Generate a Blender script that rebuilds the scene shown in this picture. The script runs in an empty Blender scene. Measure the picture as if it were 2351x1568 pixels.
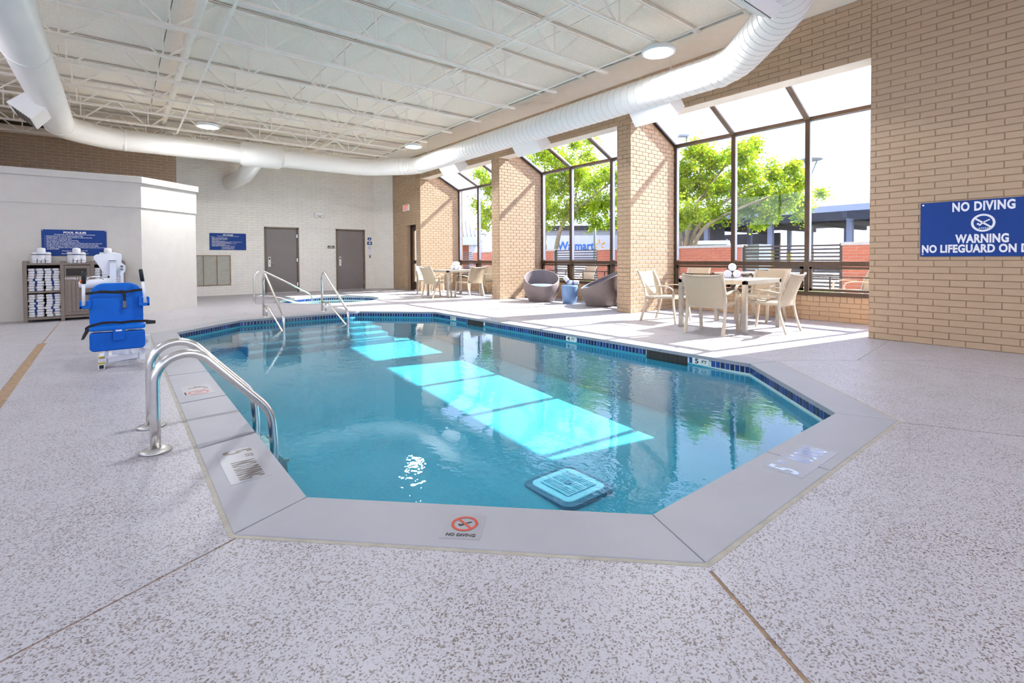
import bpy, bmesh, math, random
from mathutils import Vector, Matrix
random.seed(7)
PI = math.pi
scene = bpy.context.scene
COL = scene.collection

# ---------------------------------------------------------------- camera
CAM_Z = 1.12
YAW, PITCH, ROLL = math.radians(38.7323), math.radians(1.2191), math.radians(-0.3103)
fwd = Vector((math.sin(YAW), math.cos(YAW), 0)); rgt = Vector((math.cos(YAW), -math.sin(YAW), 0)); up = Vector((0, 0, 1))
f2 = fwd*math.cos(PITCH) - up*math.sin(PITCH); u2 = up*math.cos(PITCH) + fwd*math.sin(PITCH)
r3 = rgt*math.cos(ROLL) + u2*math.sin(ROLL); u3 = u2*math.cos(ROLL) - rgt*math.sin(ROLL)
cam = bpy.data.cameras.new('camera'); cam_ob = bpy.data.objects.new('camera', cam); COL.objects.link(cam_ob)
cam_ob.matrix_world = Matrix(((r3.x, u3.x, -f2.x, 0), (r3.y, u3.y, -f2.y, 0), (r3.z, u3.z, -f2.z, CAM_Z), (0, 0, 0, 1)))
cam.sensor_width = 36; cam.lens = 1123.46/2351*36
cam.shift_y = -(784 - 615.48)/2351
cam.clip_start = 0.05; cam.clip_end = 500
scene.camera = cam_ob

# ---------------------------------------------------------------- exposure, sky, sun
vs = scene.view_settings
scene.display_settings.display_device = 'sRGB'
vs.view_transform = 'Standard'; vs.look = 'None'; vs.gamma = 1.0; vs.use_curve_mapping = False
vs.exposure = 0.55
scene.cycles.use_denoising = True
try: scene.cycles.denoiser = 'OPENIMAGEDENOISE'
except Exception: pass
scene.cycles.max_bounces = 9; scene.cycles.diffuse_bounces = 7; scene.cycles.glossy_bounces = 3
scene.cycles.use_adaptive_sampling = True; scene.cycles.adaptive_threshold = 0.10; scene.cycles.adaptive_min_samples = 16; scene.cycles.use_light_tree = False
scene.cycles.transmission_bounces = 4; scene.cycles.transparent_max_bounces = 12
scene.cycles.caustics_reflective = False; scene.cycles.caustics_refractive = False
scene.cycles.sample_clamp_indirect = 12.0

world = bpy.data.worlds.new('sky'); scene.world = world; world.use_nodes = True
wn, wl = world.node_tree.nodes, world.node_tree.links
wn.clear()
wo = wn.new('ShaderNodeOutputWorld'); wb = wn.new('ShaderNodeBackground'); wt = wn.new('ShaderNodeTexCoord')
wz = wn.new('ShaderNodeTexNoise'); wz.inputs['Scale'].default_value = 3.0; wz.inputs['Detail'].default_value = 7.0; wz.inputs['Roughness'].default_value = 0.6
wr = wn.new('ShaderNodeValToRGB')
wr.color_ramp.elements[0].position = 0.36; wr.color_ramp.elements[0].color = (0.54, 0.62, 1.0, 1)
wr.color_ramp.elements[1].position = 0.66; wr.color_ramp.elements[1].color = (0.82, 0.86, 1.0, 1)
wl.new(wt.outputs['Generated'], wz.inputs['Vector']); wl.new(wz.outputs['Fac'], wr.inputs['Fac'])
wl.new(wr.outputs['Color'], wb.inputs['Color']); wb.inputs['Strength'].default_value = 2.1
wl.new(wb.outputs[0], wo.inputs[0])

SUN_DIR = Vector((-0.979, 0.204, -0.845)).normalized()
sun = bpy.data.lights.new('sun', 'SUN'); sun.energy = 17.0; sun.angle = math.radians(0.6); sun.color = (1.0, 0.97, 0.92)
sun_ob = bpy.data.objects.new('sun', sun); COL.objects.link(sun_ob)
sun_ob.rotation_euler = SUN_DIR.to_track_quat('-Z', 'Y').to_euler()
LAMP_W = 64.0

# ---------------------------------------------------------------- measures (metres, floor z = 0)
XW, XB, YB, ZL, ZC = 7.93, 9.46, 17.41, 3.79, 4.60      # window wall, glazing, back wall, lintel, ceiling
BAYS = [(2.145, 6.124), (6.453, 10.425), (10.758, 14.815)]
PIERS = [(6.124, 6.453), (10.425, 10.758), (14.815, 15.13)]
WATER_Z = -0.12

# ---------------------------------------------------------------- materials
MATS = {}
def mat(name, col, rough=0.6, metal=0.0, var=0.06, vscale=6.0, bump=0.0, bscale=60.0, spec=0.5, emit=None, estr=0.0, coat=0.0, detail=3.0):
    m = bpy.data.materials.new(name); m.use_nodes = True; MATS[name] = m
    n, l = m.node_tree.nodes, m.node_tree.links
    p = n['Principled BSDF']
    p.inputs['Roughness'].default_value = rough; p.inputs['Metallic'].default_value = metal
    p.inputs['Specular IOR Level'].default_value = spec
    if coat: p.inputs['Coat Weight'].default_value = coat; p.inputs['Coat Roughness'].default_value = 0.08
    tc = n.new('ShaderNodeTexCoord')
    nz = n.new('ShaderNodeTexNoise'); nz.inputs['Scale'].default_value = vscale; nz.inputs['Detail'].default_value = detail
    rp = n.new('ShaderNodeValToRGB')
    rp.color_ramp.elements[0].position = 0.3; rp.color_ramp.elements[1].position = 0.7
    rp.color_ramp.elements[0].color = tuple(max(0, c*(1-var)) for c in col) + (1,)
    rp.color_ramp.elements[1].color = tuple(min(1, c*(1+var)) for c in col) + (1,)
    l.new(tc.outputs['Object'], nz.inputs['Vector']); l.new(nz.outputs['Fac'], rp.inputs['Fac']); l.new(rp.outputs['Color'], p.inputs['Base Color'])
    if bump:
        nb = n.new('ShaderNodeTexNoise'); nb.inputs['Scale'].default_value = bscale; nb.inputs['Detail'].default_value = 4
        bp = n.new('ShaderNodeBump'); bp.inputs['Strength'].default_value = bump; bp.inputs['Distance'].default_value = 0.01
        l.new(tc.outputs['Object'], nb.inputs['Vector']); l.new(nb.outputs['Fac'], bp.inputs['Height']); l.new(bp.outputs[0], p.inputs['Normal'])
    if emit:
        p.inputs['Emission Color'].default_value = emit + (1,); p.inputs['Emission Strength'].default_value = estr
    return m

mat('brick_beige', (0.466, 0.330, 0.211), 0.55, var=0.04, vscale=5, bump=0.12, bscale=45)
mat('mortar_beige', (0.370, 0.251, 0.154), 0.8, var=0.05)
mat('brick_cream', (0.80, 0.77, 0.71), 0.55, var=0.03, vscale=4, bump=0.12, bscale=45)
mat('mortar_cream', (0.72, 0.69, 0.63), 0.8, var=0.04)
mat('stucco', (0.633, 0.600, 0.552), 0.85, var=0.02, bump=0.35, bscale=120)
mat('ceiling_board', (0.90, 0.82, 0.70), 0.9, var=0.10, vscale=70, bump=0.8, bscale=90, detail=5)
mat('soffit_paint', (0.86, 0.80, 0.69), 0.7, var=0.02)
mat('dark_gap', (0.10, 0.075, 0.05), 0.9)
mat('steel_paint', (0.92, 0.85, 0.75), 0.5, var=0.03)
mat('duct_paint', (0.90, 0.87, 0.82), 0.45, var=0.02, vscale=2)
mat('white_paint', (0.82, 0.82, 0.80), 0.45, var=0.02)
mat('bronze', (0.085, 0.055, 0.033), 0.35, metal=0.3, var=0.1)
mat('bronze_dark', (0.03, 0.022, 0.018), 0.4, metal=0.2, var=0.1)
mat('silver_frame', (0.42, 0.43, 0.50), 0.35, metal=0.7, var=0.05)  # bronze frame faces with the sky's lilac reflection painted into the colour
mat('door_taupe', (0.20, 0.175, 0.165), 0.45, var=0.04, vscale=3)
mat('door_frame', (0.16, 0.115, 0.075), 0.45, var=0.05)
mat('steel', (0.72, 0.70, 0.67), 0.22, metal=1.0, var=0.06, vscale=25)
mat('steel_dull', (0.55, 0.53, 0.50), 0.4, metal=1.0, var=0.15, vscale=30)
mat('chrome', (0.80, 0.80, 0.80), 0.15, metal=1.0)
mat('coping', (0.316, 0.316, 0.343), 0.5, var=0.035, vscale=3, bump=0.08, bscale=40)
mat('grout_edge', (0.374, 0.346, 0.288), 0.85, var=0.12, vscale=12, bump=0.5, bscale=50)
mat('joint_brown', (0.30, 0.20, 0.12), 0.9, var=0.25, vscale=25, bump=0.5, bscale=80)
mat('joint_pale', (0.50, 0.42, 0.33), 0.9, var=0.2, vscale=20, bump=0.4, bscale=80)
mat('tile_band', (0.62, 0.72, 0.66), 0.4, var=0.04)
for i, c in enumerate([(0.012, 0.035, 0.17), (0.008, 0.018, 0.07), (0.02, 0.06, 0.27), (0.01, 0.025, 0.10)]): mat('pool_tile_%d' % i, c, 0.12, var=0.15, vscale=20)
mat('marker_white', (0.75, 0.78, 0.72), 0.3, var=0.03)
mat('ink', (0.02, 0.018, 0.015), 0.3, var=0.05)
mat('ink_worn', (0.12, 0.09, 0.065), 0.35, var=0.25, vscale=60)
mat('ink_gloss', (0.30, 0.38, 0.62), 0.12, var=0.1, coat=0.5)  # dark print with the sky's blue reflection put into its colour
mat('decal_white', (0.291, 0.291, 0.314), 0.35, var=0.02)
mat('decal_red', (0.50, 0.045, 0.012), 0.35, var=0.08)
mat('sign_blue', (0.009, 0.048, 0.24), 0.4, spec=0.25, var=0.05, vscale=3)
mat('sign_white', (0.82, 0.83, 0.86), 0.4, var=0.02)
mat('sign_bronze', (0.09, 0.075, 0.045), 0.4)
mat('paper', (0.72, 0.72, 0.76), 0.6, var=0.03)
mat('exit_red', (0.75, 0.10, 0.06), 0.4, emit=(1.0, 0.12, 0.06), estr=0.5)
mat('sling', (0.474, 0.390, 0.275), 0.7, var=0.08, vscale=120, bump=0.3, bscale=400)
mat('sling_frame', (0.505, 0.428, 0.321), 0.35, var=0.04)
mat('table_metal', (0.40, 0.36, 0.31), 0.35, metal=0.5, var=0.1, vscale=20)
mat('table_top', (0.62, 0.62, 0.62), 0.15, var=0.05, vscale=8, coat=0.5)
mat('towel_white', (0.80, 0.80, 0.83), 0.95, var=0.03, vscale=30, bump=0.6, bscale=250)
mat('stripe_blue', (0.02, 0.045, 0.20), 0.95, bump=0.5, bscale=250)
mat('stripe_grey', (0.20, 0.19, 0.19), 0.95, bump=0.5, bscale=250)
mat('cabinet', (0.22, 0.175, 0.145), 0.55, var=0.05, vscale=8)
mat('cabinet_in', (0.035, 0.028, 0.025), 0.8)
mat('lift_blue', (0.002, 0.13, 0.56), 0.45, spec=0.2, var=0.06, vscale=5)
mat('pad_blue', (0.003, 0.10, 0.48), 0.5, spec=0.2, var=0.06, vscale=8, bump=0.1, bscale=60)
mat('black_strap', (0.010, 0.010, 0.012), 0.7)
mat('black_rubber', (0.012, 0.012, 0.012), 0.35)
mat('lift_white', (0.78, 0.79, 0.82), 0.35, var=0.02)
mat('orange', (0.75, 0.17, 0.03), 0.4)
mat('yellow', (0.62, 0.50, 0.06), 0.5, var=0.1)
mat('cushion_blue', (0.16, 0.34, 0.72), 0.85, var=0.04, bump=0.2, bscale=200)
mat('stool_blue', (0.17, 0.30, 0.52), 0.25, var=0.03, coat=0.3)
mat('vent_paint', (0.50, 0.50, 0.44), 0.6, var=0.08, vscale=10)
mat('rust', (0.28, 0.17, 0.08), 0.8, var=0.2)
mat('brick_red', (0.442, 0.128, 0.064), 0.75, var=0.12, vscale=9, bump=0.2)
mat('mortar_grey', (0.48, 0.44, 0.42), 0.9)
mat('cap_stone', (0.50, 0.50, 0.48), 0.8, var=0.06)
mat('fence_metal', (0.05, 0.04, 0.035), 0.5)
mat('concrete', (0.66, 0.65, 0.62), 0.9, var=0.06)
mat('asphalt', (0.140, 0.140, 0.140), 0.9, var=0.1)
mat('bark', (0.34, 0.27, 0.19), 0.9, var=0.2, vscale=15, bump=0.6)
mat('lamp_grey', (0.33, 0.37, 0.40), 0.5, metal=0.2)
mat('trailer_white', (0.640, 0.656, 0.704), 0.4)
mat('logo_blue', (0.02, 0.16, 0.50), 0.4)
mat('logo_yellow', (0.85, 0.42, 0.04), 0.4)
mat('car_white', (0.80, 0.82, 0.85), 0.2, coat=0.5)
mat('car_glass', (0.03, 0.06, 0.06), 0.08)
mat('canopy_dark', (0.032, 0.029, 0.035), 0.8, var=0.1)
mat('canopy_blue', (0.30, 0.36, 0.50), 0.5)
mat('wall_grey', (0.33, 0.33, 0.34), 0.8, var=0.06)
mat('roof_metal', (0.72, 0.74, 0.76), 0.4)
mat('seam_dark', (0.10, 0.10, 0.11), 0.5)
mat('duct_seam', (0.66, 0.63, 0.58), 0.4)
mat('lens', (0.9, 0.9, 0.88), 0.4, emit=(1.0, 0.97, 0.92), estr=14.0)

def nodes_of(m): return m.node_tree.nodes, m.node_tree.links
# exposed-aggregate deck
def make_aggregate():
    m = bpy.data.materials.new('aggregate'); m.use_nodes = True; MATS['aggregate'] = m
    n, l = nodes_of(m); p = n['Principled BSDF']; tc = n.new('ShaderNodeTexCoord')
    wob = n.new('ShaderNodeTexNoise'); wob.inputs['Scale'].default_value = 160; wob.inputs['Detail'].default_value = 2
    mixv = n.new('ShaderNodeMix'); mixv.data_type = 'VECTOR'; mixv.inputs[0].default_value = 0.006
    l.new(tc.outputs['Object'], wob.inputs['Vector']); l.new(tc.outputs['Object'], mixv.inputs[4]); l.new(wob.outputs['Color'], mixv.inputs[5])
    v = n.new('ShaderNodeTexVoronoi'); v.inputs['Scale'].default_value = 200
    v2 = n.new('ShaderNodeTexVoronoi'); v2.inputs['Scale'].default_value = 30
    b = n.new('ShaderNodeTexNoise'); b.inputs['Scale'].default_value = 3.0; b.inputs['Detail'].default_value = 4
    l.new(mixv.outputs[1], v.inputs['Vector']); l.new(mixv.outputs[1], v2.inputs['Vector']); l.new(tc.outputs['Object'], b.inputs['Vector'])
    sp = n.new('ShaderNodeSeparateColor'); l.new(v.outputs['Color'], sp.inputs[0])
    ma = n.new('ShaderNodeMath'); ma.operation = 'MULTIPLY_ADD'; ma.inputs[1].default_value = 0.35; l.new(b.outputs['Fac'], ma.inputs[0]); l.new(sp.outputs[0], ma.inputs[2])
    r = n.new('ShaderNodeValToRGB'); e = r.color_ramp.elements; r.color_ramp.interpolation = 'LINEAR'
    e[0].position = 0.20; e[0].color = (0.155, 0.122, 0.106, 1); e[1].position = 0.58; e[1].color = (0.43, 0.418, 0.452, 1)
    e.new(0.32).color = (0.245, 0.211, 0.2, 1); e.new(0.44).color = (0.342, 0.322, 0.331, 1)
    l.new(ma.outputs[0], r.inputs['Fac'])
    vr = n.new('ShaderNodeValToRGB'); vr.color_ramp.elements[0].position = 0.06; vr.color_ramp.elements[0].color = (0.30, 0.22, 0.18, 1); vr.color_ramp.elements[1].position = 0.13; vr.color_ramp.elements[1].color = (1, 1, 1, 1)
    l.new(v2.outputs['Distance'], vr.inputs['Fac'])
    mx = n.new('ShaderNodeMix'); mx.data_type = 'RGBA'; mx.blend_type = 'MULTIPLY'; mx.inputs[0].default_value = 0.85
    l.new(r.outputs['Color'], mx.inputs[6]); l.new(vr.outputs['Color'], mx.inputs[7]); l.new(mx.outputs[2], p.inputs['Base Color'])
    p.inputs['Roughness'].default_value = 0.42; p.inputs['Specular IOR Level'].default_value = 0.45
    bp = n.new('ShaderNodeBump'); bp.inputs['Strength'].default_value = 0.2; bp.inputs['Distance'].default_value = 0.003
    l.new(sp.outputs[0], bp.inputs['Height']); l.new(bp.outputs[0], p.inputs['Normal'])
make_aggregate()
# pool plaster
def make_plaster():
    m = bpy.data.materials.new('plaster'); m.use_nodes = True; MATS['plaster'] = m
    n, l = nodes_of(m); p = n['Principled BSDF']; tc = n.new('ShaderNodeTexCoord')
    a = n.new('ShaderNodeTexNoise'); a.inputs['Scale'].default_value = 45; a.inputs['Detail'].default_value = 5
    b = n.new('ShaderNodeTexNoise'); b.inputs['Scale'].default_value = 1.3; b.inputs['Detail'].default_value = 3
    mm = n.new('ShaderNodeMath'); mm.operation = 'ADD'; mm.use_clamp = True
    m2 = n.new('ShaderNodeMath'); m2.operation = 'MULTIPLY'; m2.inputs[1].default_value = 0.5
    r = n.new('ShaderNodeValToRGB'); e = r.color_ramp.elements
    e[0].position = 0.40; e[0].color = (0.034, 0.28, 0.36, 1); e[1].position = 0.62; e[1].color = (0.075, 0.37, 0.46, 1)
    for t in (a, b): l.new(tc.outputs['Object'], t.inputs['Vector'])
    l.new(a.outputs['Fac'], mm.inputs[0]); l.new(b.outputs['Fac'], mm.inputs[1]); l.new(mm.outputs[0], m2.inputs[0]); l.new(m2.outputs[0], r.inputs['Fac']); l.new(r.outputs['Color'], p.inputs['Base Color'])
    p.inputs['Roughness'].default_value = 0.8
make_plaster()
# water: clear tinted body with a rippled mirror surface
def schlick(n, l, f0, k=1.0):
    """angle-dependent mirror share, the same from both sides of the sheet"""
    lw = n.new('ShaderNodeLayerWeight'); lw.inputs['Blend'].default_value = 0.5
    pw = n.new('ShaderNodeMath'); pw.operation = 'POWER'; pw.inputs[1].default_value = 5.0
    ma = n.new('ShaderNodeMath'); ma.operation = 'MULTIPLY_ADD'; ma.inputs[1].default_value = (1-f0)*k; ma.inputs[2].default_value = f0; ma.use_clamp = True
    l.new(lw.outputs['Facing'], pw.inputs[0]); l.new(pw.outputs[0], ma.inputs[0]); return ma.outputs[0]
def make_water(name, tint, scale, strength):
    m = bpy.data.materials.new(name); m.use_nodes = True; MATS[name] = m
    n, l = nodes_of(m); n.clear(); out = n.new('ShaderNodeOutputMaterial')
    tr = n.new('ShaderNodeBsdfTransparent'); tr.inputs[0].default_value = tint + (1,)
    gl = n.new('ShaderNodeBsdfGlossy'); gl.inputs['Roughness'].default_value = 0.015; gl.inputs['Color'].default_value = (0.95, 0.97, 1, 1)
    fr = schlick(n, l, 0.03)
    tc = n.new('ShaderNodeTexCoord'); mp = n.new('ShaderNodeMapping'); mp.inputs['Scale'].default_value = (1, 0.75, 1)
    a = n.new('ShaderNodeTexNoise'); a.inputs['Scale'].default_value = scale; a.inputs['Detail'].default_value = 2.5; a.inputs['Distortion'].default_value = 0.4
    c = n.new('ShaderNodeTexNoise'); c.inputs['Scale'].default_value = 0.55; c.inputs['Detail'].default_value = 1
    cr = n.new('ShaderNodeValToRGB'); cr.color_ramp.elements[0].position = 0.42; cr.color_ramp.elements[1].position = 0.62
    cr.color_ramp.elements[0].color = (0.12, 0.12, 0.12, 1)
    mu = n.new('ShaderNodeMath'); mu.operation = 'MULTIPLY'
    bp = n.new('ShaderNodeBump'); bp.inputs['Strength'].default_value = strength; bp.inputs['Distance'].default_value = 0.012
    mix = n.new('ShaderNodeMixShader')
    l.new(tc.outputs['Object'], mp.inputs['Vector']); l.new(mp.outputs[0], a.inputs['Vector']); l.new(mp.outputs[0], c.inputs['Vector'])
    l.new(c.outputs['Fac'], cr.inputs['Fac']); l.new(a.outputs['Fac'], mu.inputs[0]); l.new(cr.outputs['Color'], mu.inputs[1])
    fz = n.new('ShaderNodeTexNoise'); fz.inputs['Scale'].default_value = scale*3.6; fz.inputs['Detail'].default_value = 2; l.new(mp.outputs[0], fz.inputs['Vector'])
    fm = n.new('ShaderNodeMath'); fm.operation = 'MULTIPLY'; fm.inputs[1].default_value = 0.30; l.new(fz.outputs['Fac'], fm.inputs[0])
    fm2 = n.new('ShaderNodeMath'); fm2.operation = 'MULTIPLY'; l.new(fm.outputs[0], fm2.inputs[0]); l.new(cr.outputs['Color'], fm2.inputs[1])
    sm = n.new('ShaderNodeMath'); sm.operation = 'ADD'; l.new(mu.outputs[0], sm.inputs[0]); l.new(fm2.outputs[0], sm.inputs[1])
    l.new(sm.outputs[0], bp.inputs['Height']); l.new(bp.outputs[0], gl.inputs['Normal'])
    l.new(fr, mix.inputs[0]); l.new(tr.outputs[0], mix.inputs[1]); l.new(gl.outputs[0], mix.inputs[2]); l.new(mix.outputs[0], out.inputs[0])
make_water('water', (0.62, 0.90, 0.97), 9.0, 0.42)
make_water('spa_water', (0.80, 0.95, 0.97), 14.0, 0.25)
def make_glass():
    m = bpy.data.materials.new('pane'); m.use_nodes = True; MATS['pane'] = m
    n, l = nodes_of(m); n.clear(); out = n.new('ShaderNodeOutputMaterial')
    tr = n.new('ShaderNodeBsdfTransparent'); tr.inputs[0].default_value = (0.95, 0.96, 0.97, 1)
    gl = n.new('ShaderNodeBsdfGlossy'); gl.inputs['Roughness'].default_value = 0.02
    fr = schlick(n, l, 0.035, 0.55)
    mix = n.new('ShaderNodeMixShader'); l.new(fr, mix.inputs[0]); l.new(tr.outputs[0], mix.inputs[1]); l.new(gl.outputs[0], mix.inputs[2]); l.new(mix.outputs[0], out.inputs[0])
make_glass()
def make_leaf(name, c1, c2):
    m = bpy.data.materials.new(name); m.use_nodes = True; MATS[name] = m
    n, l = nodes_of(m); n.clear(); out = n.new('ShaderNodeOutputMaterial')
    tc = n.new('ShaderNodeTexCoord'); nz = n.new('ShaderNodeTexNoise'); nz.inputs['Scale'].default_value = 4
    r = n.new('ShaderNodeValToRGB'); r.color_ramp.elements[0].position = 0.35; r.color_ramp.elements[1].position = 0.65
    r.color_ramp.elements[0].color = c1 + (1,); r.color_ramp.elements[1].color = c2 + (1,)
    d = n.new('ShaderNodeBsdfDiffuse'); t = n.new('ShaderNodeBsdfTranslucent'); mix = n.new('ShaderNodeMixShader'); mix.inputs[0].default_value = 0.55
    l.new(tc.outputs['Object'], nz.inputs['Vector']); l.new(nz.outputs['Fac'], r.inputs['Fac'])
    l.new(r.outputs['Color'], d.inputs[0]); l.new(r.outputs['Color'], t.inputs[0]); l.new(d.outputs[0], mix.inputs[1]); l.new(t.outputs[0], mix.inputs[2]); l.new(mix.outputs[0], out.inputs[0])
make_leaf('leaf', (0.22, 0.40, 0.02), (0.55, 0.62, 0.04))
make_leaf('grass', (0.08, 0.20, 0.02), (0.18, 0.32, 0.05))
# wicker weave
def make_wicker():
    m = bpy.data.materials.new('wicker'); m.use_nodes = True; MATS['wicker'] = m
    n, l = nodes_of(m); p = n['Principled BSDF']; uv = n.new('ShaderNodeUVMap')
    sep = n.new('ShaderNodeSeparateXYZ'); l.new(uv.outputs[0], sep.inputs[0])
    def sn(sock, k):
        mu = n.new('ShaderNodeMath'); mu.operation = 'MULTIPLY'; mu.inputs[1].default_value = k; l.new(sock, mu.inputs[0])
        s = n.new('ShaderNodeMath'); s.operation = 'SINE'; l.new(mu.outputs[0], s.inputs[0]); return s.outputs[0]
    pr = n.new('ShaderNodeMath'); pr.operation = 'MULTIPLY'; l.new(sn(sep.outputs[0], 2*PI*60), pr.inputs[0]); l.new(sn(sep.outputs[1], 2*PI*17), pr.inputs[1])
    r = n.new('ShaderNodeValToRGB'); e = r.color_ramp.elements; e[0].position = 0.15; e[0].color = (0.07, 0.05, 0.045, 1); e[1].position = 0.75; e[1].color = (0.34, 0.27, 0.25, 1)
    ma = n.new('ShaderNodeMath'); ma.operation = 'MULTIPLY_ADD'; ma.inputs[1].default_value = 0.5; ma.inputs[2].default_value = 0.5
    l.new(pr.outputs[0], ma.inputs[0]); l.new(ma.outputs[0], r.inputs['Fac']); l.new(r.outputs['Color'], p.inputs['Base Color'])
    bp = n.new('ShaderNodeBump'); bp.inputs['Strength'].default_value = 0.8; bp.inputs['Distance'].default_value = 0.006; l.new(ma.outputs[0], bp.inputs['Height']); l.new(bp.outputs[0], p.inputs['Normal'])
    p.inputs['Roughness'].default_value = 0.4
make_wicker()

# ---------------------------------------------------------------- mesh helpers
class MB:
    def __init__(s): s.v, s.f, s.smooth = [], [], []
    def add(s, vs, fs, smooth=False):
        k = len(s.v); s.v += [tuple(p) for p in vs]; s.f += [tuple(i+k for i in f) for f in fs]; s.smooth += [smooth]*len(fs); return s
    def box(s, x0, y0, z0, x1, y1, z1):
        return s.add([(x0,y0,z0),(x1,y0,z0),(x1,y1,z0),(x0,y1,z0),(x0,y0,z1),(x1,y0,z1),(x1,y1,z1),(x0,y1,z1)],
                     [(0,3,2,1),(4,5,6,7),(0,1,5,4),(1,2,6,5),(2,3,7,6),(3,0,4,7)])
    def prism(s, poly, d0, d1, axis='z'):
        n = len(poly)
        def P(a, b, c): return {'z': (a, b, c), 'y': (a, c, b), 'x': (c, a, b)}[axis]
        vs = [P(a, b, d0) for a, b in poly] + [P(a, b, d1) for a, b in poly]
        fs = [tuple(range(n))[::-1], tuple(range(n, 2*n))] + [(i, (i+1) % n, n+(i+1) % n, n+i) for i in range(n)]
        return s.add(vs, fs)
    def bar(s, a, b, w, h=None, upv=(0, 0, 1)):
        a, b = Vector(a), Vector(b); h = h or w; d = (b-a).normalized(); u = Vector(upv)
        if abs(d.dot(u)) > 0.98: u = Vector((1, 0, 0))
        r = d.cross(u).normalized(); q = r.cross(d).normalized(); r *= w/2; q *= h/2
        return s.add([a-r-q, a+r-q, a+r+q, a-r+q, b-r-q, b+r-q, b+r+q, b-r+q], [(0,3,2,1),(4,5,6,7),(0,1,5,4),(1,2,6,5),(2,3,7,6),(3,0,4,7)])
    def tube(s, pts, r, n=10, cap=True):
        pts = [Vector(p) for p in pts]; m = len(pts); rs = r if isinstance(r, (list, tuple)) else [r]*m
        ref = None; vs = []
        for i, p in enumerate(pts):
            t = ((pts[min(i+1, m-1)] - p).normalized() + (p - pts[max(i-1, 0)]).normalized())
            t = t.normalized() if t.length > 1e-9 else (pts[min(i+1, m-1)]-pts[max(i-1, 0)]).normalized()
            if ref is None: ref = t.orthogonal().normalized()
            ref = (ref - t*ref.dot(t)).normalized(); q = t.cross(ref)
            # keep the tube thickness through a bend
            vs += [p + (ref*math.cos(2*PI*k/n) + q*math.sin(2*PI*k/n))*rs[i] for k in range(n)]
        fs = [(i*n+k, i*n+(k+1) % n, (i+1)*n+(k+1) % n, (i+1)*n+k) for i in range(m-1) for k in range(n)]
        s.add(vs, fs, True)
        if cap:
            k0 = len(s.v)-len(vs); s.f += [tuple(k0+k for k in range(n))[::-1], tuple(k0+(m-1)*n+k for k in range(n))]; s.smooth += [False, False]
        return s
    def cyl(s, c, r, z0, z1, n=20, r2=None):
        r2 = r if r2 is None else r2
        return s.tube([(c[0], c[1], z0), (c[0], c[1], z1)], [r, r2], n)
    def lathe(s, c, prof, n=28, smooth=True):
        vs = [(c[0]+r*math.cos(2*PI*k/n), c[1]+r*math.sin(2*PI*k/n), c[2]+z) for r, z in prof for k in range(n)]
        fs = [(i*n+k, i*n+(k+1) % n, (i+1)*n+(k+1) % n, (i+1)*n+k) for i in range(len(prof)-1) for k in range(n)]
        s.add(vs, fs, smooth)
        k0 = len(s.v)-len(vs)
        s.f += [tuple(k0+k for k in range(n))[::-1], tuple(k0+(len(prof)-1)*n+k for k in range(n))]; s.smooth += [False, False]
        return s
    def torus(s, c, R, r, ax='z', n=28, m=8):
        vs = []
        for i in range(n):
            a = 2*PI*i/n
            for k in range(m):
                b = 2*PI*k/m; x = (R+r*math.cos(b))*math.cos(a); y = (R+r*math.cos(b))*math.sin(a); z = r*math.sin(b)
                p = {'z': (x, y, z), 'y': (x, z, y), 'x': (z, x, y)}[ax]; vs.append((c[0]+p[0], c[1]+p[1], c[2]+p[2]))
        return s.add(vs, [(i*m+k, ((i+1) % n)*m+k, ((i+1) % n)*m+(k+1) % m, i*m+(k+1) % m) for i in range(n) for k in range(m)], True)
    def mesh(s, name, mt, off=None):
        me = bpy.data.meshes.new(name)
        vs = s.v if off is None else [(a-off[0], b-off[1], c-off[2]) for a, b, c in s.v]
        me.from_pydata(vs, [], s.f); me.polygons.foreach_set('use_smooth', s.smooth); me.update()
        bm = bmesh.new(); bm.from_mesh(me); bmesh.ops.recalc_face_normals(bm, faces=bm.faces); bm.to_mesh(me); bm.free()
        me.materials.append(MATS[mt]); return me
    def build(s, name, mt, parent=None, bevel=0.0, local=False):
        off = None
        if parent is not None and not local:
            off = Vector((0, 0, 0)); q = parent
            while q is not None: off += q.location; q = q.parent
        o = bpy.data.objects.new(name, s.mesh(name, mt, off)); COL.objects.link(o); o.parent = parent
        if bevel:
            b = o.modifiers.new('bevel', 'BEVEL'); b.width = bevel; b.segments = 2; b.limit_method = 'ANGLE'; b.angle_limit = math.radians(40)
        return o
def tag(o, label=None, cat=None, group=None, kind=None):
    if label: o['label'] = label
    if cat: o['category'] = cat
    if group: o['group'] = group
    if kind: o['kind'] = kind
    return o
def thing(name, label, cat, loc=(0, 0, 0), rz=0.0, group=None):
    o = bpy.data.objects.new(name, None); COL.objects.link(o); o.location = loc; o.rotation_euler = (0, 0, rz); o.empty_display_size = 0.1
    return tag(o, label, cat, group)
def struct(name, label=None, loc=(0, 0, 0), mb=None, mt=None, bevel=0.0):
    if mb is None:
        o = bpy.data.objects.new(name, None); COL.objects.link(o); o.location = loc
    else: o = mb.build(name, mt, None, bevel)
    return tag(o, label, None, None, 'structure')
def copy_tree(o, parent=None):
    c = o.copy(); COL.objects.link(c); c.parent = parent
    for ch in list(o.children): copy_tree(ch, c)
    return c
def arc(c, r, a0, a1, n, plane='xz', fixed=0.0):
    out = []
    for i in range(n+1):
        a = math.radians(a0+(a1-a0)*i/n); u, v = c[0]+r*math.cos(a), c[1]+r*math.sin(a)
        out.append({'xz': (u, fixed, v), 'yz': (fixed, u, v), 'xy': (u, v, fixed)}[plane])
    return out
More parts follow.
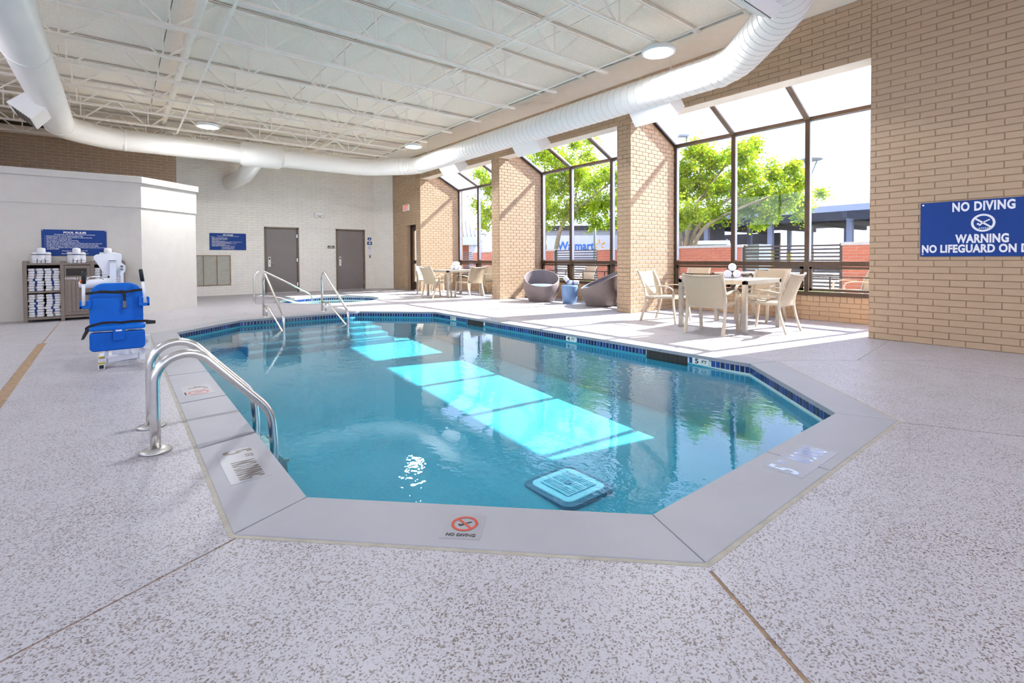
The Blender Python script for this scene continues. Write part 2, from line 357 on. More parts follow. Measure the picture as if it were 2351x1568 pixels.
def fillet(pts, r, n=6):
    """round the inner corners of a 3-D polyline"""
    P = [Vector(p) for p in pts]; out = [P[0]]
    for i in range(1, len(P)-1):
        a, b, c = P[i-1], P[i], P[i+1]; d1 = (a-b); d2 = (c-b); rr = min(r[i-1] if isinstance(r, (list, tuple)) else r, d1.length*0.49, d2.length*0.49)
        p0 = b+d1.normalized()*rr; p2 = b+d2.normalized()*rr
        for k in range(n+1):
            t = k/n; out.append(p0*(1-t)**2 + b*2*t*(1-t) + p2*t*t)
    out.append(P[-1]); return out
DG = None
def text(body, size, mt, parent, loc, xdir, ydir, name='lettering', align='CENTER', sx=1.0, ext=0.0006, bold=0.0, space=1.0, line=1.0, world=True):
    cu = bpy.data.curves.new('txt', 'FONT'); cu.body = body; cu.size = size; cu.align_x = align; cu.align_y = 'CENTER'
    cu.extrude = ext; cu.offset = bold; cu.space_character = space; cu.space_line = line; cu.resolution_u = 3
    t = bpy.data.objects.new('txt', cu); COL.objects.link(t)
    dg = bpy.context.evaluated_depsgraph_get(); me = bpy.data.meshes.new_from_object(t.evaluated_get(dg))
    bpy.data.objects.remove(t); bpy.data.curves.remove(cu)
    X = Vector(xdir).normalized(); Y = Vector(ydir).normalized(); Z = X.cross(Y)
    off = Vector(loc)
    q = parent
    while q is not None: off = off - q.location; q = q.parent
    M = Matrix(((X.x*sx, Y.x, Z.x, off.x), (X.y*sx, Y.y, Z.y, off.y), (X.z*sx, Y.z, Z.z, off.z), (0, 0, 0, 1)))
    me.transform(M); me.materials.clear(); me.materials.append(MATS[mt])
    o = bpy.data.objects.new(name, me); COL.objects.link(o); o.parent = parent
    return o

# ---------------------------------------------------------------- brickwork
BL, BH, MJ = 0.305, 0.0813, 0.010
_bm = {}
def brick_mesh(l, h, t, mt):
    key = (round(l, 3), round(h, 3), round(t, 3), mt)
    if key not in _bm:
        a, b, e = l/2, h/2, min(0.003, l*0.2); me = MB()
        me.add([(-a,-b,0),(a,-b,0),(a,b,0),(-a,b,0),(-a,-b,t-e),(a,-b,t-e),(a,b,t-e),(-a,b,t-e),(-a+e,-b+e,t),(a-e,-b+e,t),(a-e,b-e,t),(-a+e,b-e,t)],
               [(0,1,5,4),(1,2,6,5),(2,3,7,6),(3,0,4,7),(4,5,9,8),(5,6,10,9),(6,7,11,10),(7,4,8,11),(8,9,10,11)])
        _bm[key] = (me, me.mesh('brick', mt))
    return _bm[key]
def brickwork(parent, origin, udir, ndir, length, z0, z1, mt, keep=None, solo=None, phase=0.0, proud=0.007, seed=1, limit=300, blen=BL, stuff_name='brick_field'):
    """running-bond face: u along udir from origin; keep(u,z) clips; solo(u,z) picks the bricks that are objects of their own"""
    rnd = random.Random(seed); U = Vector(udir).normalized(); N = Vector(ndir).normalized(); O = Vector(origin)
    Zv = Vector((0, 0, 1)); base = Vector((0, 0, 0)); q = parent
    while q is not None: base += q.location; q = q.parent
    rows = int(round((z1-z0)/BH)); cand = []
    for r in range(rows):
        zc = z0+(r+0.5)*BH
        if zc > z1: break
        u = -((phase + (blen/2 if r % 2 else 0)) % blen)
        while u < length:
            a, b = max(u, 0)+MJ/2, min(u+blen, length)-MJ/2; u += blen
            if b-a < 0.03: continue
            if keep and not (keep(a+0.01, zc) and keep(b-0.01, zc)):
                # shorten towards a clip edge
                k = 12; us = [a+(b-a)*i/k for i in range(k+1)]; ok = [x for x in us if keep(x, zc)]
                if len(ok) < 2: continue
                a, b = ok[0], ok[-1]
                if b-a < 0.03: continue
            cand.append((a, b, zc, proud+rnd.uniform(-0.0015, 0.0015)))
    s = []
    if solo:
        s = sorted([c for c in cand if solo((c[0]+c[1])/2, c[2]) is not None], key=lambda c: solo((c[0]+c[1])/2, c[2]))[:limit]
    chosen = set(map(id, s)); rest = MB()
    R = Matrix(((U.x, Zv.x, N.x), (U.y, Zv.y, N.y), (U.z, Zv.z, N.z)))
    for c in cand:
        a, b, zc, t = c; p = O + U*((a+b)/2) + Zv*zc - Zv*O.z
        tq = round(t/0.0015)*0.0015
        mbk, me = brick_mesh(b-a, BH-MJ, tq, mt)
        if id(c) in chosen:
            o = bpy.data.objects.new('brick', me); COL.objects.link(o); o.parent = parent
            o.matrix_local = Matrix.Translation(p-base) @ R.to_4x4()
        else:
            rest.add([R @ Vector(v) + p for v in mbk.v], mbk.f)
    if rest.v:
        o = rest.build(stuff_name, mt, parent); o['kind'] = 'stuff'
    return len(s)
# ================================================================ STRUCTURE
CAMP = Vector((0, 0, CAM_Z))
# ---- pool outline (inner edge of the coping), counter-clockwise seen from above
PX0, PX1, PY0, PY1 = 0.667, 5.104, 1.260, 10.076
POOL = [(PX0, PY0+1.117), (PX0+1.117, PY0), (PX1-1.151, PY0), (PX1, PY0+1.151), (PX1, PY1-1.158), (PX1-1.158, PY1), (PX0+1.035, PY1), (PX0, PY1-1.035)]
def offset_poly(poly, d):
    """offset outward (positive) a counter-clockwise polygon"""
    n = len(poly); out = []
    for i in range(n):
        p0, p1, p2 = Vector(poly[i-1]), Vector(poly[i]), Vector(poly[(i+1) % n])
        a = (p1-p0).normalized(); b = (p2-p1).normalized(); na = Vector((a.y, -a.x)); nb = Vector((b.y, -b.x))
        k = (na+nb); k = k/(k.dot(na)); out.append(tuple(p1+k*d))
    return out
SPA_C, SPA_R = (4.50, 13.55), 1.28
def ring(c, r, n=48): return [(c[0]+r*math.cos(2*PI*i/n), c[1]+r*math.sin(2*PI*i/n)) for i in range(n)]

# ---- floor slab with pool, spa and joint grooves cut out
def line_quad(a, b, w):
    a, b = Vector(a), Vector(b); d = (b-a).normalized(); n = Vector((-d.y, d.x))*w/2
    return [tuple(a-n), tuple(b-n), tuple(b+n), tuple(a+n)]
JOINTS = [  # (start, end, width, material)
    ((1.625, 0.905), (0.52, -1.0), 0.016, 'joint_brown'), ((4.075, 0.905), (5.07, -1.2), 0.014, 'joint_brown'),
    ((0.365, 2.22), (-1.9, 1.25), 0.010, 'joint_brown'), ((-0.83, 9.07), (-0.74, 4.0), 0.085, 'joint_brown'),
    ((-0.86, 12.2), (-0.83, 9.07), 0.016, 'joint_brown'), ((-0.83, 9.09), (0.32, 9.07), 0.010, 'joint_brown'),
    ((0.30, 11.1), (3.2, 10.95), 0.010, 'joint_brown'), ((1.90, 11.55), (2.10, 10.99), 0.014, 'joint_brown'),
    ((5.46, 2.35), (7.0, 1.05), 0.010, 'joint_pale'), ((6.16, 1.76), (7.92, 1.9), 0.010, 'joint_pale'),
    ((6.35, -1.0), (6.35, 1.60), 0.010, 'joint_pale'),
    ((5.80, 13.3), (7.92, 11.5), 0.010, 'joint_pale'), ((5.45, 8.9), (6.1, 12.9), 0.010, 'joint_pale'),
    ((6.62, 2.3), (6.62, 12.4), 0.010, 'joint_pale'), ((5.46, 7.1), (7.92, 7.1), 0.010, 'joint_pale'), ((5.46, 9.6), (7.92, 9.6), 0.010, 'joint_pale')]
fb = MB().box(-4.2, -5.0, -0.18, 10.0, YB+0.15, 0.0)
floor = struct('floor', 'speckled exposed-aggregate pool deck with brown filled joints', mb=fb, mt='aggregate')
cut = MB(); cut.prism(offset_poly(POOL, 0.33), -0.4, 0.2); cut.prism(ring(SPA_C, SPA_R+0.13), -0.4, 0.2)
cut_o = cut.build('cutter', 'aggregate')
cut2 = MB()
for a, b, w, m_ in JOINTS: cut2.prism(line_quad(a, b, w), -0.012, 0.05)
cut2_o = cut2.build('cutter', 'aggregate')
def boolean_apply(o, cutters):
    for c in cutters:
        md = o.modifiers.new('cut', 'BOOLEAN'); md.operation = 'DIFFERENCE'; md.object = c; md.solver = 'EXACT'; md.use_self = True
    dg = bpy.context.evaluated_depsgraph_get(); me = bpy.data.meshes.new_from_object(o.evaluated_get(dg))
    o.modifiers.clear(); o.data = me
    for c in cutters: bpy.data.objects.remove(c)
boolean_apply(floor, [cut_o, cut2_o])
for a, b, w, m_ in JOINTS:
    MB().prism(line_quad(a, b, w*0.98), -0.012, -0.003 if w < 0.05 else -0.001).build('joint_filler', m_, floor)

# ---- pool shell, coping, tiles, steps, water
pool = struct('pool_basin', 'turquoise plastered swimming pool basin')
NEAR_D, FAR_D = -0.80, -0.46
def depth_at(y): return NEAR_D + (FAR_D-NEAR_D)*min(1, max(0, (y-PY0)/(PY1-PY0)))
sh = MB(); n = len(POOL); inner = offset_poly(POOL, 0.012)
vs = [(x, y, -0.03) for x, y in inner] + [(x, y, depth_at(y)) for x, y in offset_poly(POOL, -0.06)] + [(2.9, 5.6, depth_at(5.6))]
fs = [(i, (i+1) % n, n+(i+1) % n, n+i) for i in range(n)] + [(n+i, n+(i+1) % n, 2*n) for i in range(n)]
sh.add(vs, fs); sh.build('plaster_shell', 'plaster', pool)
# pale band that carries the waterline tiles
bd = MB(); o1 = offset_poly(POOL, 0.010); o2 = offset_poly(POOL, 0.002)
bd.add([(x, y, -0.028) for x, y in o1] + [(x, y, -0.15) for x, y in o1] + [(x, y, -0.028) for x, y in o2] + [(x, y, -0.15) for x, y in o2],
       [(2*n+i, 2*n+(i+1) % n, 3*n+(i+1) % n, 3*n+i) for i in range(n)] + [(n+i, n+(i+1) % n, 3*n+(i+1) % n, 3*n+i) for i in range(n)])
bd.build('tile_band', 'tile_band', pool)
cop = struct('trim_1', 'white stone pool coping')
outer = offset_poly(POOL, 0.325)
for i in range(n):
    a, b, c, d = Vector(POOL[i]), Vector(POOL[(i+1) % n]), Vector(outer[(i+1) % n]), Vector(outer[i])
    L = (b-a).length; k = max(1, round(L/1.15))
    for j in range(k):
        t0, t1 = j/k + (0.0015 if j else 0.0008), (j+1)/k - (0.0015 if j < k-1 else 0.0008)
        q = [tuple(a.lerp(b, t0)), tuple(a.lerp(b, t1)), tuple(d.lerp(c, t1)), tuple(d.lerp(c, t0))]
        MB().prism(q, -0.05, 0.004).build('coping_stone', 'coping', cop, bevel=0.004)
gr = MB(); g1, g2 = offset_poly(POOL, 0.318), offset_poly(POOL, 0.345)
gr.add([(x, y, 0.0012) for x, y in g1] + [(x, y, 0.0012) for x, y in g2] + [(x, y, -0.05) for x, y in g1] + [(x, y, -0.05) for x, y in g2],
       [(i, (i+1) % n, n+(i+1) % n, n+i) for i in range(n)] + [(n+i, n+(i+1) % n, 3*n+(i+1) % n, 3*n+i) for i in range(n)])
gr.build('grout_edge', 'grout_edge', cop)
bedm = MB(); bedm.add([(x, y, -0.004) for x, y in offset_poly(POOL, 0.004)] + [(x, y, -0.004) for x, y in offset_poly(POOL, 0.322)], [(i, (i+1) % n, n+(i+1) % n, n+i) for i in range(n)]); bedm.build('coping_bed', 'coping', cop)
# waterline tiles: every tile in view is a part, the unseen near and left runs are one piece
TW = 0.0535; tile_me = {}
skim = [(7.20, 7.72), (3.13, 3.69)]; marks = [(8.22, '3'), (5.00, '4'), (2.965, '5')]
rt = random.Random(3); hid = MB()
for i in range(n):
    a, b = Vector(POOL[i]), Vector(POOL[(i+1) % n]); d = (b-a).normalized(); nn = Vector((d.y, -d.x)); L = (b-a).length; k = int(L/TW)
    for j in range(k):
        p = a + d*((j+0.5)*L/k)
        if i == 3 and (any(s0-0.03 < p.y < s1+0.03 for s0, s1 in skim) or any(abs(p.y-m_[0]) < 0.105 for m_ in marks)): continue
        c = p + nn*0.003
        vis = i in (2, 3, 4, 5, 6)
        box = MB().box(-TW/2+0.004, -0.004, -0.032, TW/2-0.004, 0.004, 0.032)
        M = Matrix(((d.x, nn.x, 0, c.x), (d.y, nn.y, 0, c.y), (0, 0, 1, -0.068), (0, 0, 0, 1)))
        if vis:
            tm = rt.choice(['pool_tile_0', 'pool_tile_0', 'pool_tile_1', 'pool_tile_2', 'pool_tile_3'])
            if tm not in tile_me: tile_me[tm] = box.mesh('waterline_tile', tm)
            o = bpy.data.objects.new('waterline_tile', tile_me[tm]); COL.objects.link(o); o.parent = pool; o.matrix_local = M
        else: hid.add([M @ Vector(v) for v in box.v], box.f)
hid.build('waterline_tile_run', 'pool_tile_0', pool)['kind'] = 'stuff'
for s0, s1 in skim:
    sk = MB().box(PX1-0.004, s0, -0.145, PX1+0.006, s1, -0.035).build('skimmer_mouth', 'cabinet_in', pool)
    for k in range(9):
        y = s0+(s1-s0)*(k+0.5)/9
        MB().box(PX1-0.007, y-0.004, -0.14, PX1-0.003, y+0.004, -0.04).build('skimmer_bar', 'fence_metal', sk)
for y, tx in marks:
    mk = MB().box(PX1-0.005, y-0.10, -0.104, PX1+0.004, y+0.10, -0.034).build('depth_marker', 'marker_white', pool)
    text(tx, 0.075, 'ink', mk, (PX1-0.006, y+0.045, -0.069), (0, -1, 0), (0, 0, 1), sx=1.35, bold=0.002)
    text('FT', 0.045, 'ink', mk, (PX1-0.006, y-0.045, -0.066), (0, -1, 0), (0, 0, 1), sx=1.3, bold=0.001)
for k in range(4):
    y1 = PY1-0.05-0.30*k
    MB().box(1.62, y1-0.30, FAR_D-0.1, 4.15, y1, -0.19-0.075*k).build('pool_step', 'plaster', pool, bevel=0.015)
    for j in range(6): MB().box(1.75+j*0.46, y1-0.285, -0.192-0.075*k, 1.87+j*0.46, y1-0.262, -0.187-0.075*k).build('step_tread_mark', 'pool_tile_0', pool)
wat = MB(); wp = offset_poly(POOL, 0.004); wat.add([(x, y, WATER_Z) for x, y in wp], [tuple(range(n))])
w_o = wat.build('pool_water', 'water'); tag(w_o, 'clear turquoise pool water with rippled reflections of the windows', 'water', kind='stuff')
dr = thing('main_drain', 'square grated main drain with rounded corners on the pool floor', 'drain', (2.80, 2.78, depth_at(2.78)))
def rsq(c, h, r, n=6):
    out = []
    for cx, cy, a0 in ((h-r, h-r, 0), (-(h-r), h-r, 90), (-(h-r), -(h-r), 180), (h-r, -(h-r), 270)):
        for i in range(n+1):
            a = math.radians(a0+90*i/n); out.append((c[0]+cx+r*math.cos(a), c[1]+cy+r*math.sin(a)))
    return out
zd = depth_at(2.78)
mat('drain_blue', (0.03, 0.30, 0.42), 0.5); mat('drain_pale', (0.45, 0.80, 0.88), 0.4); mat('drain_rim', (0.04, 0.17, 0.26), 0.6)
MB().prism(rsq((2.80, 2.78), 0.275, 0.09), zd-0.02, zd+0.022).build('surround', 'drain_rim', dr)
MB().prism(rsq((2.80, 2.78), 0.225, 0.07), zd, zd+0.034).build('cover', 'drain_pale', dr, bevel=0.008)
MB().prism(rsq((2.80, 2.78), 0.165, 0.02), zd, zd+0.036).build('grate_bed', 'drain_blue', dr)
for k in range(15):
    t = -0.15+0.30*k/14; MB().box(2.80-0.16, 2.78+t-0.004, zd+0.03, 2.80+0.16, 2.78+t+0.004, zd+0.041).build('grate_bar', 'drain_pale', dr)
for k in range(4):
    t = -0.15+0.30*k/3; MB().box(2.80+t-0.006, 2.78-0.16, zd+0.03, 2.80+t+0.006, 2.78+0.16, zd+0.043).build('grate_rib', 'drain_pale', dr)
MB().cyl((2.80, 2.78), 0.03, zd+0.03, zd+0.048).build('grate_hub', 'drain_blue', dr)

# ---- spa
spa = struct('spa_basin', 'round whirlpool spa basin sunk in the deck')
c48 = 48; mbs = MB()
def ringv(r, z): return [(SPA_C[0]+r*math.cos(2*PI*i/c48), SPA_C[1]+r*math.sin(2*PI*i/c48), z) for i in range(c48)]
def bands(mb, rings, smooth=True):
    vs = sum(rings, []); mb.add(vs, [(k*c48+i, k*c48+(i+1) % c48, (k+1)*c48+(i+1) % c48, (k+1)*c48+i) for k in range(len(rings)-1) for i in range(c48)], smooth); return mb
bands(MB(), [ringv(SPA_R, -0.04), ringv(SPA_R, -0.45), ringv(SPA_R-0.4, -0.45), ringv(SPA_R-0.4, -0.7), ringv(0.01, -0.7)], False).build('spa_shell', 'tile_band', spa)
bands(MB(), [ringv(SPA_R+0.14, -0.02), ringv(SPA_R+0.14, 0.004), ringv(SPA_R-0.01, 0.008), ringv(SPA_R-0.01, -0.045), ringv(SPA_R+0.05, -0.045)], False).build('spa_coping', 'coping', spa)
spa_tile = {}
NT = 130
for k in range(NT):
    a = 2*PI*k/NT
    if not (-0.35*PI < a-PI*0.30 < 0.95*PI or a > 1.9*PI): continue
    tm = rt.choice(['pool_tile_0', 'pool_tile_2', 'pool_tile_1'])
    if tm not in spa_tile: spa_tile[tm] = MB().box(-0.004, -0.025, -0.03, 0.004, 0.025, 0.03).mesh('waterline_tile', tm)
    o = bpy.data.objects.new('waterline_tile', spa_tile[tm]); COL.objects.link(o); o.parent = spa
    o.location = (SPA_C[0]+(SPA_R-0.005)*math.cos(a), SPA_C[1]+(SPA_R-0.005)*math.sin(a), -0.083); o.rotation_euler = (0, 0, a)
sw = MB(); sw.add(ringv(SPA_R, WATER_Z-0.01), [tuple(range(c48))])
tag(sw.build('spa_water', 'spa_water'), 'pale sunlit water filling the round spa', 'water', kind='stuff')

# ---- window wall: near solid part (right), header, piers, knee walls
wr_ = struct('wall_right', 'painted beige brick wall beside the windows', mb=MB().box(XW, -5.0, -0.02, XW+0.35, BAYS[0][0], ZC+0.4), mt='mortar_beige')
brickwork(wr_, (XW, BAYS[0][0], 0), (0, -1, 0), (-1, 0, 0), 3.6, 0, ZC, 'brick_beige', solo=lambda u, z: (u if 0 < u < 1.95 and z < 4.45 else None), phase=0.24, seed=2)
hd = struct('wall_header', 'painted beige brick band above the window bays', mb=MB().box(XW, BAYS[0][0], ZL, XW+0.32, 16.91, ZC+0.4), mt='mortar_beige')
brickwork(hd, (XW, 14.815, ZL), (0, -1, 0), (-1, 0, 0), 14.815-BAYS[0][0], ZL, ZC, 'brick_beige', solo=lambda u, z: -u, phase=0.1, seed=4)
MB().box(XW+0.012, BAYS[0][0], ZL-0.006, XW+0.325, 14.815, ZL+0.001).build('lintel_soffit', 'soffit_paint', hd)
def slope_z(x): return 3.50 + (XB-x)*0.465
for i, (y0, y1) in enumerate(PIERS):
    prof = [(XW, 0), (XB+0.16, 0), (XB+0.16, 3.52), (XW+0.32, slope_z(XW+0.32)), (XW, ZL+0.001)]
    pr = MB().prism(prof, y0, y1, 'y')
    po = struct('wall_pier' if i == 0 else 'wall_pier.%03d' % i, ['beige brick pier between the near and middle window bays', 'beige brick pier between the middle and far window bays', 'beige brick pier between the far window bay and the exit door'][i], mb=pr, mt='mortar_beige')
    near = i < 2
    brickwork(po, (XW, y1, 0), (0, -1, 0), (-1, 0, 0), y1-y0, 0, ZL, 'brick_beige', solo=(lambda u, z: -z) if near else None, phase=0.07, seed=10+i, blen=0.22, limit=95)
    brickwork(po, (XW, y0, 0), (1, 0, 0), (0, -1, 0), XB-XW, 0, ZL+0.3, 'brick_beige', keep=lambda u, z: z+0.04 < slope_z(XW+u)-0.03 and not (u < 0.32 and z > ZL-0.04), solo=(lambda u, z: z) if near else None, phase=0.12, seed=20+i, blen=0.203, limit=205)
for i, (y0, y1) in enumerate(BAYS):
    ko = struct('wall_sill' if i == 0 else 'wall_sill.%03d' % i, ['low beige brick wall under the near window', 'low beige brick wall under the middle window', 'low beige brick wall under the far window'][i], mb=MB().box(XB, y0, -0.02, XB+0.2, y1, 0.435), mt='mortar_beige')
    brickwork(ko, (XB, y1, 0), (0, -1, 0), (-1, 0, 0), y1-y0, 0, 4*BH+0.001, 'brick_beige', solo=lambda u, z: -u, phase=0.05, seed=30+i)
    nb = int((y1-y0)/0.102)
    for k in range(nb):
        mbk, me = brick_mesh(0.092, 0.10, 0.009, 'brick_beige'); o = bpy.data.objects.new('brick', me); COL.objects.link(o); o.parent = ko
        R = Matrix(((0, 0, -1), (-1, 0, 0), (0, 1, 0))); o.matrix_local = Matrix.Translation((XB, y1-(k+0.5)*(y1-y0)/nb, 0.38)) @ R.to_4x4()
# wall beyond the last pier with the exit door, then the 45 degree corner
we = struct('wall_exit', 'beige brick wall holding the exit door', mb=MB().box(XW, 15.78, -0.02, XW+0.32, 16.93, ZC+0.4).box(XW, 15.12, 2.28, XW+0.32, 15.79, ZL+0.01), mt='mortar_beige')
brickwork(we, (XW, 16.91, 0), (0, -1, 0), (-1, 0, 0), 16.91-15.13, 0, ZC, 'brick_beige', keep=lambda u, z: not (u > 1.11 and z < 2.30), phase=0.1, seed=40, proud=0.005)
wc = struct('wall_corner', 'cream brick splayed corner wall', mb=MB().prism([(XW, 16.91), (XW+0.3, 16.91), (XW+0.3, YB+0.3), (7.39, YB+0.3), (7.39, YB)], -0.02, ZC+0.4), mt='mortar_cream')
brickwork(wc, (7.39, YB, 0), (0.734, -0.679, 0), (-0.679, -0.734, 0), 0.735, 0, ZC, 'brick_cream', seed=41, proud=0.004)
# back wall with two doors
bkb = MB()
DOORS = [(3.675, 4.735), (5.985, 7.04)]; DH = 2.165
for a, b, z0, z1 in [(-4.2, DOORS[0][0], -0.02, ZC+0.4), (DOORS[0][1], DOORS[1][0], -0.02, ZC+0.4), (DOORS[1][1], 7.4, -0.02, ZC+0.4), (DOORS[0][0], DOORS[0][1], DH, ZC+0.4), (DOORS[1][0], DOORS[1][1], DH, ZC+0.4)]:
    bkb.box(a, YB, z0, b, YB+0.3, z1)
bk = struct('wall_back', 'cream painted brick wall with two doors', mb=bkb, mt='mortar_cream')
brickwork(bk, (1.35, YB, 0), (1, 0, 0), (0, -1, 0), 6.04, 0, ZC, 'brick_cream', keep=lambda u, z: not any(a-0.01 < u+1.35 < b+0.01 and z < DH+0.03 for a, b in DOORS), seed=42, proud=0.004)
brickwork(bk, (-4.2, YB, 2.6), (1, 0, 0), (0, -1, 0), 5.55, 2.6, ZC, 'brick_beige', seed=43, proud=0.007, stuff_name='brick_field_upper')
# unseen room sides; their windows are added to let in soft daylight
lw = MB().box(-4.4, -5.0, -0.02, -4.2, YB, 0.5).box(-4.4, -5.0, 4.0, -4.2, YB, ZC+0.4).box(-4.4, 3.3, 0.5, -4.2, YB, 2.5).box(-4.4, 11.9, 2.4, -4.2, YB, 4.0)
for y in (-5.0, -0.85): lw.box(-4.4, y, 0.5, -4.2, y+0.35, 4.0)
struct('wall_left', mb=lw, mt='brick_cream')
for k, y in enumerate((-4.65, -0.5, 3.65, 7.8)):  # added glazing out of view, brings fill daylight in from the left
    w = struct('window_%d' % (8+k), 'window in the left wall'); y1 = y+(3.8 if k < 2 else 4.1); zb = 0.5 if k < 2 else 2.5
    MB().box(-4.31, y, zb, -4.30, y1, 4.0).build('pane', 'pane', w)
    MB().box(-4.34, y, zb, -4.26, y1, zb+0.08).box(-4.34, y, 3.92, -4.26, y1, 4.0).box(-4.34, y+1.87, zb, -4.26, y+1.93, 4.0).build('window_frame', 'bronze', w)
nw = MB().box(-4.4, -5.2, -0.02, XW+0.35, -5.0, 0.6).box(-4.4, -5.2, 3.9, XW+0.35, -5.0, ZC+0.4)
for x in (-4.4, -1.45, 1.60, 4.65, XW-0.05): nw.box(x, -5.2, 0.6, x+0.4, -5.0, 3.9)
struct('wall_near', mb=nw, mt='brick_cream')
for k, x in enumerate((-4.0, -1.05, 2.0, 5.05)):  # added glazing behind the camera for soft fill daylight
    w = struct('window_%d' % (4+k), 'window in the near wall'); x1 = x+2.55 if k < 3 else XW-0.05
    MB().box(x, -5.10, 0.6, x1, -5.09, 3.9).build('pane', 'pane', w)
    MB().box(x, -5.14, 0.6, x1, -5.06, 0.68).box(x, -5.14, 3.82, x1, -5.06, 3.9).box((x+x1)/2-0.03, -5.14, 0.6, (x+x1)/2+0.03, -5.06, 3.9).build('window_frame', 'bronze', w)

# ---- white partition block on the left
ptn = struct('wall_partition', 'white stucco partition block with stepped cap')
P0 = [(-4.2, 12.735), (0.365, 12.735), (1.42, 13.70), (1.42, YB), (-4.2, YB)]
def pout(d): return [(-4.2, 12.735-d), (0.365+0.41*d, 12.735-d), (1.42+d, 13.70-0.41*d), (1.42+d, YB), (-4.2, YB)]
MB().prism(P0, -0.02, 2.20).build('partition_body', 'stucco', ptn)
MB().prism(pout(0.02), 2.19, 2.71).build('partition_band', 'stucco', ptn, bevel=0.006)
MB().prism(pout(0.065), 2.70, 2.83).build('partition_cap', 'stucco', ptn, bevel=0.008)

# ---- ceiling: boards between the joists, smooth soffit strip on the window side
cl = struct('ceiling', 'cream textured roof boards above open steel joists', mb=MB().box(-4.4, -5.2, ZC+0.06, XW+0.35, YB+0.3, ZC+0.3), mt='dark_gap')
JY = [1.72+1.205*k for k in range(13)]
xs = [-4.2, -1.75, 0.62, 3.0, 5.36, 6.98]
ys = [-5.0] + [y for y in JY] + [YB]
for i in range(len(xs)-1):
    for j in range(len(ys)-1):
        MB().box(xs[i]+0.006, ys[j]+0.005, ZC+0.01, xs[i+1]-0.006, ys[j+1]-0.005, ZC+0.058).build('ceiling_panel', 'ceiling_board', cl)
MB().box(7.05, -5.0, ZC+0.002, XW, YB, ZC+0.058).build('ceiling_soffit', 'soffit_paint', cl)
tl = struct('trim_2', 'cream steel ledger along the top of the back wall')
MB().box(-4.2, YB-0.10, ZC-0.30, 7.4, YB-0.02, ZC-0.10).build('ledger', 'soffit_paint', tl)
MB().box(-4.2, YB-0.02, ZC-0.10, 7.4, YB-0.012, ZC-0.002).build('ledger_gap', 'dark_gap', tl)

# ---- windows
for i, (y0, y1) in enumerate(BAYS):
    w = struct('window_%d' % (i+1), ['near', 'middle', 'far'][i] + ' bronze framed sloped-top window bay')
    ym = [y0+0.03, 3.48, 4.81, y1-0.03] if i == 0 else ([y0+0.03, 7.87, 9.26, y1-0.03] if i == 1 else [y0+0.03, 12.15, 13.60, y1-0.03])
    X0, X1 = XB-0.02, XB+0.09
    for y in ym:
        edge = y in (ym[0], ym[-1]); h = 0.035 if not edge else 0.03
        m1 = MB().box(X0, y-h, 0.44, X1, y+h, 3.52).build('mullion', 'bronze', w)
        MB().box(X0+0.02, y-h-0.004, 1.05, X1-0.01, y-h, 3.48).build('mullion_face', 'silver_frame', m1)  # strip painted as sky reflection on the mullion side
        xt = XW+0.30
        MB().prism([(X0, 3.52), (X1, 3.52), (xt+0.06, slope_z(xt)+0.13), (xt-0.02, slope_z(xt)+0.06)], y-h, y+h, 'y').build('rafter', 'silver_frame', w)  # bronze rafter in the painted sky-reflection colour
        MB().prism([(X0-0.012, 3.50), (X0+0.006, 3.53), (xt+0.0, slope_z(xt)+0.075), (xt-0.02, slope_z(xt)+0.045)], y-h-0.008, y+h+0.008, 'y').build('rafter_cover', 'bronze_dark' if edge else 'bronze', w)
    MB().box(X0-0.015, y0, 0.435, X1, y1, 0.50).build('bottom_rail', 'bronze', w)
    MB().box(X0-0.015, y0, 0.945, X1, y1, 1.025).build('transom_rail', 'bronze', w)
    MB().prism([(X0-0.02, 3.485), (X1, 3.485), (X1, 3.56), (X0-0.01, 3.545)], y0, y1, 'y').build('eave_rail', 'bronze', w)
    for a, b in zip(ym[:-1], ym[1:]):
        MB().box(XB+0.03, a+0.03, 1.02, XB+0.036, b-0.03, 3.50).build('pane', 'pane', w)
        xt = XW+0.30
        q = MB(); z0_, z1_ = 3.54, slope_z(xt)+0.10
        q.add([(XB+0.03, a+0.03, z0_), (XB+0.03, b-0.03, z0_), (xt, b-0.03, z1_), (xt, a+0.03, z1_)], [(0, 1, 2, 3)]); q.build('sloped_pane', 'pane', w)
        # hopper light with its own frame and guard bars
        hp = MB(); ya, yb_ = a+0.055, b-0.055
        for u in ((ya, 0.515, yb_, 0.555), (ya, 0.895, yb_, 0.935), (ya, 0.515, ya+0.04, 0.935), (yb_-0.04, 0.515, yb_, 0.935)): hp.box(X0-0.025, u[0], u[1], X0+0.03, u[2], u[3])
        ho = hp.build('hopper_frame', 'bronze', w)
        MB().box(XB+0.012, ya, 0.52, XB+0.018, yb_, 0.93).build('hopper_pane', 'pane', ho)
        gb = MB().bar((XB+0.12, ya, 0.755), (XB+0.12, yb_, 0.755), 0.02).bar((XB+0.12, ya+0.27, 0.53), (XB+0.12, ya+0.27, 0.755), 0.02).bar((XB+0.12, yb_-0.27, 0.53), (XB+0.12, yb_-0.27, 0.755), 0.02)
        gb.build('guard_bar', 'bronze', ho)

